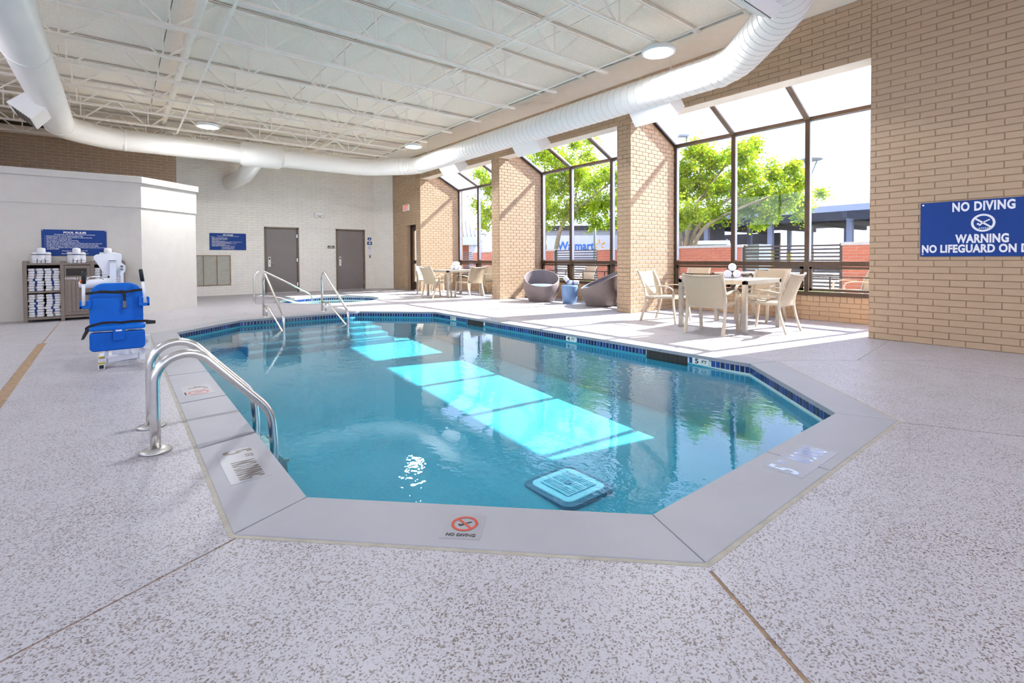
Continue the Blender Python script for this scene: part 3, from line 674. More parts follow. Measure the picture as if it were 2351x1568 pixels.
# ---- doors
def flush_door(name, x0, x1, label):
    d = struct(name, label)
    f = MB().box(x0, YB-0.02, 0, x0+0.055, YB+0.12, DH).box(x1-0.055, YB-0.02, 0, x1, YB+0.12, DH).box(x0, YB-0.02, DH-0.055, x1, YB+0.12, DH)
    f.build('door_frame', 'door_frame', d, bevel=0.004)
    lf = MB().box(x0+0.058, YB+0.015, 0.012, x1-0.058, YB+0.06, DH-0.058).build('door_leaf', 'door_taupe', d, bevel=0.003)
    xl = x0+0.145
    pl = MB().prism([(xl-0.038+0.076*t, z) for t, z in ((0, 0.86), (1, 0.86), (1, 1.19), (0, 1.19))], YB-0.012, YB+0.016, 'y').build('lock_plate', 'white_paint', d, bevel=0.012)
    MB().box(xl-0.022, YB-0.016, 1.10, xl+0.022, YB-0.011, 1.155).build('card_reader', 'black_rubber', pl)
    MB().tube([(xl, YB-0.01, 0.99), (xl, YB-0.055, 0.99), (xl+0.13, YB-0.055, 0.985)], 0.011, 8).build('lever_handle', 'chrome', pl)
    for z in (0.27, 1.08, 1.88): MB().box(x1-0.075, YB-0.024, z-0.055, x1-0.045, YB+0.016, z+0.055).build('hinge', 'chrome', d)
    MB().box(x0+0.06, YB+0.005, 0.0, x1-0.06, YB+0.014, 0.022).build('threshold', 'steel_dull', d)
    MB().box(x0, YB+0.13, 0, x1, YB+0.2, DH).build('door_backing', 'dark_gap', d)
flush_door('door_1', DOORS[0][0], DOORS[0][1], 'taupe metal door beside the spa rules sign')
flush_door('door_2', DOORS[1][0], DOORS[1][1], 'taupe metal door nearest the splayed corner')
d3 = struct('door_3', 'bronze framed glass exit door')
XD = XW+0.12
f = MB().box(XD, 15.70, 0, XD+0.1, 15.79, 2.28).box(XD, 15.12, 0, XD+0.1, 15.18, 2.28).box(XD, 15.12, 2.19, XD+0.1, 15.79, 2.28)
f.build('door_frame', 'bronze_dark', d3)
MB().box(XD+0.01, 15.60, 0, XD+0.06, 15.70, 2.19).box(XD+0.01, 15.18, 2.08, XD+0.06, 15.62, 2.19).box(XD+0.01, 15.18, 0.02, XD+0.06, 15.62, 0.30).box(XD+0.01, 15.18, 0.93, XD+0.06, 15.62, 1.05).build('door_stile', 'bronze', d3)
MB().box(XD+0.03, 15.18, 0.3, XD+0.036, 15.62, 2.1).build('door_pane', 'pane', d3)
MB().tube([(XD-0.04, 15.66, 1.0), (XD-0.06, 15.66, 1.0), (XD-0.06, 15.2, 1.0)], 0.012, 8).build('push_bar', 'bronze', d3)
# ================================================================ STEEL JOISTS, DUCT, LAMPS
ORD = ['first', 'second', 'third', 'fourth', 'fifth', 'sixth', 'seventh', 'eighth', 'ninth', 'tenth', 'eleventh', 'twelfth', 'thirteenth']
ZB = 4.13
def make_joist():
    t = thing('steel_joist', 'x', 'joist', (0, 0, 0), group='open web steel joists under the ceiling')
    for dy in (-0.022, 0.022):
        MB().box(-4.2, dy-0.016, ZB-0.002, 6.30, dy+0.016, ZB+0.004).box(-4.2, dy-0.002, ZB, 6.30, dy+0.002, ZB+0.035).build('bottom_chord', 'steel_paint', t)
    MB().box(-4.2, -0.045, ZC-0.035, 7.05, 0.045, ZC-0.028).box(-4.2, -0.045, ZC-0.012, 7.03, 0.045, ZC-0.003).box(-4.2, -0.004, ZC-0.05, 7.03, 0.004, ZC-0.004).build('top_chord', 'steel_paint', t)
    x = 5.12
    while x > -4.0:
        MB().bar((x, 0, ZB), (x, 0, ZC-0.03), 0.022).build('web_post', 'steel_paint', t)
        for s in (-1, 1):
            MB().bar((x+s*0.05, 0, ZB+0.01), (x+s*0.53, 0, ZC-0.03), 0.024).build('web_diagonal', 'steel_paint', t)
        x -= 1.14
    return t
j0 = make_joist()
for k, y in enumerate(JY):
    j = j0 if k == 0 else copy_tree(j0)
    j.location = (0, y, 0); j['label'] = 'open web steel joist, %s from the near end of the ceiling' % ORD[k]
def rod(name, label, cat, pts, r, mt='steel_paint', group=None, n=8):
    o = MB().tube(pts, r, n).build(name, mt); return tag(o, label, cat, group)
tag(MB().bar((4.31, JY[0], ZB-0.012), (4.31, YB-0.1, ZB-0.012), 0.03, 0.006).build('bridging_angle', 'steel_paint'), 'thin cream bridging bar under the joists, farther from the windows', 'bridging bar', 'bridging bars')
tag(MB().bar((4.76, JY[0], ZC-0.10), (4.76, YB-0.1, ZC-0.10), 0.03, 0.03).build('bridging_angle', 'steel_paint'), 'thin cream bridging bar under the roof boards', 'bridging bar', 'bridging bars')
tag(MB().bar((1.12, JY[0], ZB-0.012), (1.12, YB-0.1, ZB-0.012), 0.035, 0.006).build('bridging_angle', 'steel_paint'), 'thin cream bridging bar beside the sprinkler main', 'bridging bar', 'bridging bars')
rod('sprinkler_main', 'round cream painted pipe running through the joists on the left', 'pipe', [(0.88, 0.5, 4.40), (0.88, YB-0.15, 4.40)], 0.055, n=14)
rod('conduit', 'thin cream conduit feeding the lamps along the window side', 'conduit', [(5.95, 2.7, 4.105), (5.95, 13.5, 4.105)], 0.013)

# ---- round air duct loop
KD = 0.945      # the loop hangs just clear of the joists
ZD_, RD = CAM_Z+2.90*KD, 0.255*KD
duct = thing('air_duct', 'large round white air duct looping round the pool hall below the joists', 'duct', (0, 0, 0))
path = [(2.0, 2.28), (5.88, 2.28), (7.35, 3.75), (7.35, 14.05), (6.2, 15.2), (-0.19, 15.2), (-0.95, 14.44), (-0.95, 3.4), (-0.9, 1.0)]
path = [(x*KD, y*KD) for x, y in path]
pts3 = fillet([(x, y, ZD_) for x, y in path], [0.40]*9, 5)
MB().tube(pts3, RD, 36).build('duct_run', 'duct_paint', duct)
# spiral seams: fine raised rings along the run
seam = MB(); acc = 0.0
for a, b in zip(pts3[:-1], pts3[1:]):
    L = (b-a).length; d = (b-a).normalized(); s = 0.0
    while s < L:
        step = 0.145
        if s + (step-acc) > L: acc += L-s; break
        s += step-acc; acc = 0.0; c = a+d*s
        if c.x > 1.5 and c.y < 13.6:
            e1 = Vector((-d.y, d.x, 0)); k = 28
            seam.add([c + (e1*math.cos(2*PI*i/k) + Vector((0, 0, 1))*math.sin(2*PI*i/k))*rr + d*dd for dd, rr in ((-0.005, RD), (0, RD+0.005), (0.005, RD)) for i in range(k)],
                     [(q*k+i, q*k+(i+1) % k, (q+1)*k+(i+1) % k, (q+1)*k+i) for q in range(2) for i in range(k)], True)
seam.build('spiral_seams', 'duct_seam', duct)['kind'] = 'stuff'
for (x, y), (dx, dy) in [((7.35, 3.95), (0, 1)), ((7.35, 13.75), (0, 1)), ((5.95, 15.2), (1, 0)), ((0.15, 15.2), (1, 0)), ((-0.95, 9.4), (0, 1)), ((-0.95, 14.1), (0, 1)), ((7.35, 8.9), (0, 1))]:
    x, y = x*KD, y*KD
    MB().tube([(x-dx*0.035, y-dy*0.035, ZD_), (x+dx*0.035, y+dy*0.035, ZD_)], RD+0.006, 36).build('duct_collar', 'duct_paint', duct)
# larger sleeve with a branch that goes back to the wall
MB().tube([(x*KD, 15.2*KD, ZD_) for x in (2.62, 2.70, 3.62, 3.72)], [RD, 0.305, 0.305, RD], 36).build('tee_sleeve', 'duct_paint', duct)
MB().tube([(2.90, 14.42, 3.80), (2.84, 15.9, 3.52), (2.75, 17.40, 3.50)], 0.22, 30).build('branch_duct', 'duct_paint', duct)
def diffuser(x, y, side, ln=0.80):
    """saddle diffuser: a box leaving the duct low on one side"""
    a = Vector((side*0.62, 0, -0.78)).normalized(); b = Vector((side*0.78, 0, 0.62)).normalized(); c = Vector((x, y, ZD_)); h = 0.155
    mb = MB(); Yv = Vector((0, 1, 0)); r0, r1 = 0.14, 0.47
    P = [c+a*r0-b*h, c+a*r0+b*h, c+a*r1+b*(h+0.05), c+a*r1-b*h]
    mb.add([p-Yv*ln/2 for p in P]+[p+Yv*ln/2 for p in P], [(0,1,2,3),(4,7,6,5),(0,4,5,1),(1,5,6,2),(3,2,6,7),(0,3,7,4)])
    o = mb.build('diffuser_box', 'duct_paint', duct, bevel=0.004)
    g = MB()
    for k in range(7):
        t = -0.75+1.5*k/6; q = c+a*(r1+0.003)+b*(t*h); g.bar(q-Yv*ln*0.46, q+Yv*ln*0.46, 0.012)
    g.build('diffuser_grille', 'dark_gap', o)
for y in (5.28, 8.72, 12.15): diffuser(7.35*KD, y*KD, 1)
diffuser(-0.95*KD, 12.1*KD, -1)
# grille plate on the near cross run, facing the pool
c = Vector((5.2*KD, 2.28*KD, ZD_)); a = Vector((0, 0.55, -0.83)).normalized(); b = Vector((0, 0.83, 0.55)).normalized(); Xv = Vector((1, 0, 0)); mb = MB(); h, ln = 0.13, 0.62
P = [c+a*0.16-b*h, c+a*0.16+b*h, c+a*0.33+b*h, c+a*0.33-b*h]
mb.add([p-Xv*ln/2 for p in P]+[p+Xv*ln/2 for p in P], [(0,1,2,3),(4,7,6,5),(0,4,5,1),(1,5,6,2),(3,2,6,7),(0,3,7,4)])
gbx = mb.build('grille_box', 'duct_paint', duct)
MB().add([c+a*0.332-b*0.10-Xv*0.28, c+a*0.332+b*0.10-Xv*0.28, c+a*0.332+b*0.10+Xv*0.28, c+a*0.332-b*0.10+Xv*0.28], [(0, 1, 2, 3)]).build('grille_bed', 'dark_gap', gbx)
for k in range(6):
    q = c+a*0.335+b*(-0.085+0.034*k); MB().bar(q-Xv*0.28, q+Xv*0.28, 0.012).build('grille_blade', 'duct_paint', gbx)
for x, y in [(7.35, 4.83), (7.35, 7.70), (7.35, 10.54), (7.35, 13.2), (2.1, 15.2), (4.38, 15.2), (6.0, 15.2), (-0.75, 9.0), (-0.75, 11.4), (-0.75, 13.7)]:
    x, y = x*KD, y*KD
    MB().tube([(x, y, ZD_+0.1), (x, y, ZC-0.02)], 0.006, 6).build('hanger_rod', 'steel_paint', duct)

# ---- disc lamps
def disc_lamp(x, y, label, k=0.85):
    t = thing('disc_lamp', label, 'ceiling lamp', (x, y, 4.04), group='round disc lamps under the joists')
    MB().lathe((x, y, 4.04), [(0.16, 0.07), (0.225, 0.06), (0.235, 0.03), (0.235, 0.0), (0.205, -0.004), (0.20, 0.01)], 36).build('housing', 'white_paint', t)
    MB().lathe((x, y, 4.04), [(0.20, 0.006), (0.16, -0.012), (0.02, -0.02)], 36).build('lens', 'lens', t)
    MB().tube([(x, y, 4.10), (x, y, 4.16)], 0.05, 12).build('stem', 'white_paint', t)
    l = bpy.data.lights.new('disc_lamp_light', 'AREA'); l.shape = 'DISK'; l.size = 0.38; l.energy = LAMP_W*k; l.color = (0.93, 0.95, 1.0)
    o = bpy.data.objects.new('disc_lamp_light', l); COL.objects.link(o); o.parent = t; o.location = (0, 0, -0.03)
    return t
disc_lamp(6.08, 4.20, 'glowing round disc lamp nearest the camera, above the near window', 0.9)
disc_lamp(1.58, 12.68, 'glowing round disc lamp above the white partition', 1.5)
disc_lamp(6.08, 11.7, 'glowing round disc lamp above the far window bay', 1.3)
disc_lamp(1.58, 4.2, 'round disc lamp above the near left side of the pool')  # this and the lamps below are out of view, added for fill light
disc_lamp(-2.6, 8.0, 'round disc lamp above the left deck')
disc_lamp(1.58, -2.6, 'round disc lamp above the near deck')
disc_lamp(6.08, -2.6, 'round disc lamp above the near deck on the window side')

# ================================================================ SIGNS AND WALL FITTINGS
# NO DIVING board on the right wall
xs_ = XW-0.012; X_, Y_ = (0, -1, 0), (0, 0, 1)
sg = thing('no_diving_sign', 'blue no diving and no lifeguard warning board on the right brick wall', 'sign', (xs_, 1.026, 1.107))
yc = 1.026
MB().box(xs_-0.006, 0.45, 1.107, xs_+0.002, 1.602, 1.776).build('board', 'sign_blue', sg, bevel=0.003)
tx = xs_-0.0075
def cap(s): return s/0.70
text('NO DIVING', cap(0.102), 'sign_white', sg, (tx, yc+0.005, 1.695), X_, Y_, sx=0.66, bold=0.006, space=1.10)
text('WARNING', cap(0.096), 'sign_white', sg, (tx, yc+0.01, 1.312), X_, Y_, sx=0.66, bold=0.006, space=1.06)
text('NO LIFEGUARD ON DUTY', cap(0.090), 'sign_white', sg, (tx, yc, 1.195), X_, Y_, sx=0.70, bold=0.0055, space=1.06)
def ring_sign(mb, c, R, r, X, Y, N, t=0.0006, n=40, ang=-45, half=None):
    X, Y, N, c = Vector(X), Vector(Y), Vector(N), Vector(c)
    vs = [c+(X*math.cos(2*PI*i/n)+Y*math.sin(2*PI*i/n))*q+N*t for q in (R, r) for i in range(n)]
    mb.add(vs, [(i, (i+1) % n, n+(i+1) % n, n+i) for i in range(n)])
    a = math.radians(ang); d = X*math.cos(a)+Y*math.sin(a); e = X*-math.sin(a)+Y*math.cos(a); w = half or (R-r)*0.42; m_ = (R+r)/2
    mb.add([c+d*m_+e*w+N*t*1.2, c+d*m_-e*w+N*t*1.2, c-d*m_-e*w+N*t*1.2, c-d*m_+e*w+N*t*1.2], [(0, 1, 2, 3)])
    return mb
def flat_poly(mb, c, pts, X, Y, N, t=0.0006):
    X, Y, N, c = Vector(X), Vector(Y), Vector(N), Vector(c); mb.add([c+X*a+Y*b+N*t for a, b in pts], [tuple(range(len(pts)))]); return mb
def diver(mb, c, s, X, Y, N, t=0.0006, mirror=1):
    """small diving figure: legs, torso, head, arm and water ripples"""
    for q in ([(0.62, 0.50), (0.72, 0.38), (0.20, 0.06), (-0.10, 0.0), (-0.02, 0.16)], [(0.0, 0.16), (0.12, 0.02), (-0.30, -0.42), (-0.48, -0.36), (-0.20, 0.0)]):
        flat_poly(mb, c, [(a*s, b*s) for a, b in q], X, Y, N, t)
    flat_poly(mb, c, [((-0.50+0.15*math.cos(i*PI/5))*s, (-0.14+0.13*math.sin(i*PI/5))*s) for i in range(10)], X, Y, N, t)
    return mb
N_ = (-1, 0, 0); cc = (tx, yc, 1.50)
ring_sign(MB(), cc, 0.105, 0.082, X_, Y_, N_, ang=-38).build('no_symbol', 'sign_white', sg)
diver(MB(), cc, 0.085, X_, Y_, N_, 0.0012).build('diver_figure', 'sign_white', sg)
wv = MB()
for k in range(6): flat_poly(wv, cc, [(-0.04+0.017*k, -0.062), (-0.030+0.017*k, -0.054), (-0.023+0.017*k, -0.062), (-0.03+0.017*k, -0.070)], X_, Y_, N_)
wv.build('wave_figure', 'paper', sg)
for y in (1.575, 0.477):
    for z in (1.135, 1.748): MB().tube([(xs_-0.005, y, z), (xs_-0.011, y, z)], 0.010, 12).build('screw', 'chrome', sg)

def board(name, label, x0, x1, z0, z1, y, lines, title, tsize, bsize, mt='sign_blue'):
    s = thing(name, label, 'sign', ((x0+x1)/2, y, z0))
    MB().box(x0, y-0.008, z0, x1, y, z1).build('board', mt, s, bevel=0.003)
    xm = (x0+x1)/2; yt = y-0.0095
    text(title, tsize, 'sign_white', s, (xm, yt, z1-0.055), (1, 0, 0), (0, 0, 1), bold=0.0022, sx=1.12)
    for al, z, body, sc in lines:
        text(body, bsize, 'sign_white', s, (x0+0.045 if al == 'L' else xm, yt, z1-z), (1, 0, 0), (0, 0, 1), align='LEFT' if al == 'L' else 'CENTER', bold=0.0006, sx=sc)
    for x in (x0+0.015, x1-0.015): MB().tube([(x, y-0.007, z1-0.015), (x, y-0.013, z1-0.015)], 0.006, 8).build('screw', 'chrome', s)
    return s
B = '\u2022  '
pl = [('C', 0.093, 'The following rules are for your safety and convenience', 1.12)]
for k, tline in enumerate(['Swimming pool for use by registered guests only.', 'Children under 16 must be supervised by an adult at all times.', 'Shower before entering the pool.', 'No running or rough play in the pool area.',
        'Safety equipment is for emergency use only.', 'Guests with skin lacerations, infections, or blisters must not enter the pool.', 'No glass bottles or breakable service ware permitted in the pool area.',
        'Notify the manager or operator on duty if the main drain is not visible.', 'To register a complaint about the condition of the pool, contact St. Louis County at']):
    pl.append(('L', 0.122+0.0275*k, B+tline, 1.12))
pl += [('L', 0.122+0.0275*9, '    (314) 615-8900.', 1.12), ('C', 0.405, 'Pool Hours: 6:00 A.M. - 10:00 P.M.', 1.12), ('C', 0.432, 'Maximum Depth: 5 feet', 1.12), ('C', 0.459, 'Maximum Pool Capacity: 24 persons', 1.12)]
board('pool_rules_sign', 'blue pool rules board on the white partition above the towel cabinet', -1.138, -0.192, 1.20, 1.703, 12.733, pl, 'POOL RULES', 0.052, 0.0235)
sl = [('C', 0.093, 'The following rules are for your safety and convenience', 1.12), ('L', 0.115, 'Caution:', 1.12)]
for k, tline in enumerate(['Spa for use by registered guests only.', 'Children under the age of 16 prohibited.', 'Children over 16 must be supervised.', 'Do not use alone.', 'Shower before entering the spa.', 'Pregnant women and persons with health conditions requiring medical care',
        'should consult with their physician before use.', 'Do not use the spa if under the influence of alcohol or drugs.', 'Observe a reasonable time limit.', 'Safety equipment is for emergency use only.', 'No glass bottles or breakable service ware in the spa area.']):
    sl.append(('L', 0.142+0.0255*k, B+tline, 1.12))
sl += [('C', 0.435, 'Spa Hours: 6:00 A.M. - 10:00 P.M.', 1.1), ('C', 0.462, 'Maximum Spa Depth: 3 feet', 1.1), ('C', 0.489, 'Maximum Spa Capacity: 10 Persons', 1.1)]
board('spa_rules_sign', 'blue spa rules board on the cream back wall above the louvre', 2.148, 3.146, 1.405, 1.925, YB-0.006, sl, 'SPA RULES', 0.052, 0.0235)
# small plates beside the far door
s = thing('room_plate', 'small bronze room name plate left of the far door', 'sign', (5.81, YB-0.006, 1.475)); MB().box(5.692, YB-0.014, 1.475, 5.933, YB-0.004, 1.577).build('plate', 'sign_bronze', s)
text('POOL', 0.040, 'sign_white', s, (5.812, YB-0.0155, 1.552), (1, 0, 0), (0, 0, 1), bold=0.001); text('EQUIPMENT', 0.036, 'sign_white', s, (5.812, YB-0.0155, 1.505), (1, 0, 0), (0, 0, 1), bold=0.001)
s = thing('pictogram_plate', 'upper small square blue plate right of the far door', 'sign', (7.215, YB-0.006, 1.786)); MB().box(7.149, YB-0.012, 1.786, 7.282, YB-0.004, 1.888).build('plate', 'sign_blue', s)
flat_poly(MB(), (7.215, YB-0.013, 1.837), [(-0.04, -0.025), (0.04, -0.025), (0.02, 0.005), (0.0, 0.03), (-0.02, 0.005)], (1, 0, 0), (0, 0, 1), (0, -1, 0)).build('pictogram', 'sign_white', s)
s = thing('pictogram_plate', 'lower wider small blue plate right of the far door', 'sign', (7.222, YB-0.006, 1.626)); MB().box(7.131, YB-0.012, 1.626, 7.314, YB-0.004, 1.736).build('plate', 'sign_blue', s)
flat_poly(MB(), (7.222, YB-0.013, 1.681), [(-0.07, 0), (-0.02, 0.02), (0, 0.04), (0.02, 0.02), (0.07, 0), (0.02, -0.02), (0, -0.035), (-0.02, -0.02)], (1, 0, 0), (0, 0, 1), (0, -1, 0)).build('pictogram', 'sign_white', s)
s = thing('notice_sheet', 'white paper notice under the blue plates by the far door', 'notice', (7.22, YB-0.006, 1.27)); MB().box(7.146, YB-0.010, 1.27, 7.293, YB-0.005, 1.60).build('sheet', 'paper', s)
for z in (1.565, 1.525, 1.485): MB().box(7.165, YB-0.0112, z-0.004, 7.27, YB-0.0098, z+0.004).build('print_line', 'stripe_grey', s)
s = thing('wall_switch', 'small metal wall switch below the paper notice', 'switch', (7.229, YB-0.006, 1.133)); MB().box(7.192, YB-0.014, 1.133, 7.266, YB-0.004, 1.254).build('switch_plate', 'steel_dull', s, bevel=0.003); MB().box(7.217, YB-0.022, 1.172, 7.241, YB-0.013, 1.214).build('toggle', 'sign_bronze', s)
# exit sign
s = thing('exit_sign', 'white exit sign with red letters above the glass door', 'exit sign', (XW-0.03, 15.78, 2.78)); MB().box(XW-0.055, 15.56, 2.78, XW-0.008, 16.0, 3.0).build('housing', 'white_paint', s, bevel=0.006)
text('EXIT', 0.205, 'exit_red', s, (XW-0.057, 15.78, 2.89), (0, -1, 0), (0, 0, 1), bold=0.006, sx=0.72)
# emergency light
s = thing('emergency_light', 'white twin head emergency light high on the back wall', 'emergency light', (5.40, YB-0.006, 2.53)); MB().box(5.25, YB-0.09, 2.60, 5.55, YB-0.005, 2.71).build('housing', 'white_paint', s, bevel=0.012)
for x in (5.30, 5.50): MB().lathe((x, YB-0.08, 2.53), [(0.03, 0.10), (0.055, 0.08), (0.06, 0.03), (0.05, 0.0)], 16).build('lamp_head', 'white_paint', s)
# louvre
s = thing('wall_louvre', 'grey slatted ventilation louvre low on the back wall', 'vent', (2.27, YB-0.006, 0.315))
x0, x1, z0, z1 = 1.43, 2.703, 0.317, 1.243
for a, b, c_, d in ((x0, x1, z1-0.02, z1), (x0, x1, z0, z0+0.02)): MB().box(a, YB-0.03, c_, b, YB-0.004, d).build('frame_rail', 'rust', s)
for x in (x0+0.01, 1.98, 2.335, x1-0.01): MB().box(x-0.010, YB-0.034, z0, x+0.010, YB-0.004, z1).build('frame_post', 'rust', s)
for ca, cb in ((x0+0.02, 1.97), (1.99, 2.325), (2.345, x1-0.02)):
    for k in range(24):
        z = z0+0.03+(z1-z0-0.06)*k/23
        m_ = MB().add([(ca, YB-0.030, z-0.020), (cb, YB-0.030, z-0.020), (cb, YB-0.006, z+0.016), (ca, YB-0.006, z+0.016), (ca, YB-0.026, z-0.022), (cb, YB-0.026, z-0.022), (cb, YB-0.002, z+0.014), (ca, YB-0.002, z+0.014)],
                     [(0,1,2,3),(7,6,5,4),(0,4,5,1),(2,6,7,3),(0,3,7,4),(1,5,6,2)]); m_.build('louvre_slat', 'vent_paint', s)

# ---- coping decals
def decal(name, label, c, X, Y, w, h):
    s = thing(name, label, 'marker', (c[0], c[1], 0.004)); X = Vector((*X, 0)).normalized(); Y = Vector((*Y, 0)).normalized(); C = Vector((*c, 0.0))
    q = [C+X*a*w/2+Y*b*h/2 for a, b in ((-1, -1), (1, -1), (1, 1), (-1, 1))]
    MB().prism([(p.x, p.y) for p in q], 0.0035, 0.0052).build('plate', 'decal_white', s)
    return s, C+Vector((0, 0, 0.0058)), X, Y
r2 = math.sqrt(0.5)
s, C0, X, Y = decal('no_diving_marker', 'red no diving plate set in the near coping', (1.098, 1.698), (r2, -r2), (r2, r2), 0.165, 0.185)
Nz = (0, 0, 1)
ring_sign(MB(), C0+Y*0.018, 0.056, 0.044, X, Y, Nz, ang=-45).build('no_symbol', 'decal_red', s); diver(MB(), C0+Y*0.016, 0.042, X, Y, Nz, 0.0004).build('diver_figure', 'ink', s)
text('NO DIVING', 0.027, 'ink', s, C0-Y*0.066, X, Y, bold=0.0004, sx=0.86)
def depth_decal(name, label, c, X, Y, ft, mt):
    s, C0, X, Y = decal(name, label, c, X, Y, 0.50, 0.19)
    text(ft, 0.20, mt, s, C0-X*0.205, X, Y, bold=0.004, sx=0.62); text('FT', 0.055, mt, s, C0-X*0.115+Y*0.05, X, Y, sx=0.8)
    text('NO DIVING', 0.17, mt, s, C0+X*0.09, X, Y, sx=0.30, bold=0.001); return s
depth_decal('depth_marker', 'dark five foot no diving marker on the left coping by the ladder', (0.505, 2.985), (0, -1), (1, 0), '5', 'ink_worn')
depth_decal('depth_marker', 'pale blue shining five foot marker on the near coping toward the windows', (2.90, 1.085), (1, 0), (0, 1), '5', 'ink_gloss')
s, C0, X, Y = decal('depth_marker', 'four foot marker with red no diving ring on the left coping', (0.50, 4.93), (0, -1), (1, 0), 0.36, 0.22)
text('4', 0.19, 'ink_worn', s, C0-X*0.11, X, Y, sx=0.8); text('FT', 0.05, 'ink_worn', s, C0-X*0.03+Y*0.06, X, Y)
ring_sign(MB(), C0+X*0.09, 0.075, 0.06, X, Y, Nz).build('no_symbol', 'decal_red', s); diver(MB(), C0+X*0.09, 0.055, X, Y, Nz, 0.0004).build('diver_figure', 'ink_worn', s)
text('NO DIVING', 0.02, 'ink_worn', s, C0+X*0.09-Y*0.093, X, Y)
# ================================================================ RAILS AND LADDER
def rail_set(name, label, X, dy):
    t = thing(name, label, 'handrail', (X, 10.48+dy, 0), group='stainless handrails over the pool steps')
    a = [(X, 10.48+dy, 0.0)] + arc((10.32+dy, 0.67), 0.16, 0, 119.6, 9, 'yz', X) + fillet([(X, 10.20+dy, 0.787), (X, 8.99+dy, 0.13), (X, 8.97+dy, -0.12), (X, 8.97+dy, -0.42)], 0.12)[1:]
    MB().tube(a, 0.022, 12).build('top_rail', 'steel', t)
    MB().tube(fillet([(X, 10.48+dy, 0.20), (X, 10.10+dy, 0.215), (X, 9.15+dy, -0.11), (X, 8.97+dy, -0.17)], 0.10), 0.020, 12).build('lower_rail', 'steel', t)
    MB().tube([(X, 10.25+dy, 0.0), (X, 10.25+dy, 0.20)], 0.022, 12).build('short_post', 'steel', t)
    for y in (10.48, 10.25): MB().lathe((X, y+dy, 0), [(0.055, 0.0), (0.055, 0.008), (0.030, 0.016)], 18).build('flange', 'steel_dull', t)
rail_set('stair_handrail', 'stainless handrail at the pool steps, farther from the windows', 2.18, 0.0)
rail_set('stair_handrail', 'stainless handrail at the pool steps, nearer the windows', 3.33, 0.10)
t = thing('spa_handrail', 'long looped stainless handrail running down into the spa', 'handrail', (2.60, 13.5, 0))
Y = 13.5
a = [(2.60, Y, 0.0)] + [(2.60+0.17-0.17*math.cos(math.radians(q)), Y, 0.65+0.17*math.sin(math.radians(q))) for q in range(0, 121, 15)] + fillet([(2.90, Y, 0.775), (3.93, Y, 0.20), (4.02, Y, -0.04), (3.72, Y, -0.06), (2.98, Y, 0.185), (2.61, Y, 0.19)], [0.05, 0.14, 0.12, 0.1])[1:]
MB().tube(a, 0.022, 12).build('looped_rail', 'steel', t)
MB().lathe((2.60, Y, 0), [(0.055, 0.0), (0.055, 0.008), (0.030, 0.016)], 18).build('flange', 'steel_dull', t)
MB().lathe((2.80, Y-0.08, 0), [(0.055, 0.0), (0.055, 0.008), (0.030, 0.016)], 18).build('flange', 'steel_dull', t)
lad = thing('pool_ladder', 'stainless pool ladder with two hooped rails on the left edge', 'ladder', (0.146, 3.79, 0))
for y in (3.52, 4.06):
    a = [(0.146, y, 0.0), (0.146, y, 0.2)] + [(0.301-0.155*math.cos(math.radians(q)), y, 0.40+0.155*math.sin(math.radians(q))) for q in range(0, 139, 12)] + fillet([(0.42, y, 0.499), (0.765, y, 0.118), (0.785, y, -0.10), (0.785, y, -0.66)], [0.09, 0.1])[1:]
    MB().tube(a, 0.0265, 18).build('hoop_rail', 'steel', lad)
    MB().lathe((0.146, y, 0), [(0.080, 0.0), (0.082, 0.007), (0.070, 0.014), (0.034, 0.022)], 24).build('flange', 'steel_dull', lad)
    MB().prism([(0.79, -0.16), (0.86, -0.26), (0.90, -0.66), (0.76, -0.66), (0.76, -0.18)], y-0.004, y+0.004, 'y').build('side_plate', 'steel_dull', lad)
    for z in (-0.24, -0.40, -0.56): MB().box(0.85+(-z-0.24)*0.12, y-0.010, z-0.012, 0.872+(-z-0.24)*0.12, y+0.010, z+0.012).build('bolt', 'steel_dull', lad)
for z in (-0.22, -0.42, -0.62): MB().box(0.735, 3.53, z-0.015, 0.835, 4.05, z+0.010).build('tread', 'steel_dull', lad, bevel=0.006)

# ================================================================ FURNITURE
def grid(fn, nu, nv, thick=0.0):
    """sheet from fn(u,v); doubled with an offset along z when thick"""
    vs = [fn(i/nu, j/nv) for j in range(nv+1) for i in range(nu+1)]; w = nu+1
    fs = [(j*w+i, j*w+i+1, (j+1)*w+i+1, (j+1)*w+i) for j in range(nv) for i in range(nu)]
    return vs, fs
def path_bar(mb, pts, w, h, upv):
    """flat bar swept along points (mitre by shared sections)"""
    P = [Vector(p) for p in pts]; U = Vector(upv); vs = []
    for i, p in enumerate(P):
        d = (P[min(i+1, len(P)-1)]-P[max(i-1, 0)]).normalized(); r = d.cross(U).normalized(); q = r.cross(d).normalized()
        vs += [p-r*w/2-q*h/2, p+r*w/2-q*h/2, p+r*w/2+q*h/2, p-r*w/2+q*h/2]
    n = len(P); fs = [(i*4+k, i*4+(k+1) % 4, (i+1)*4+(k+1) % 4, (i+1)*4+k) for i in range(n-1) for k in range(4)] + [(3, 2, 1, 0), tuple((n-1)*4+k for k in range(4))]
    mb.add(vs, fs); return mb
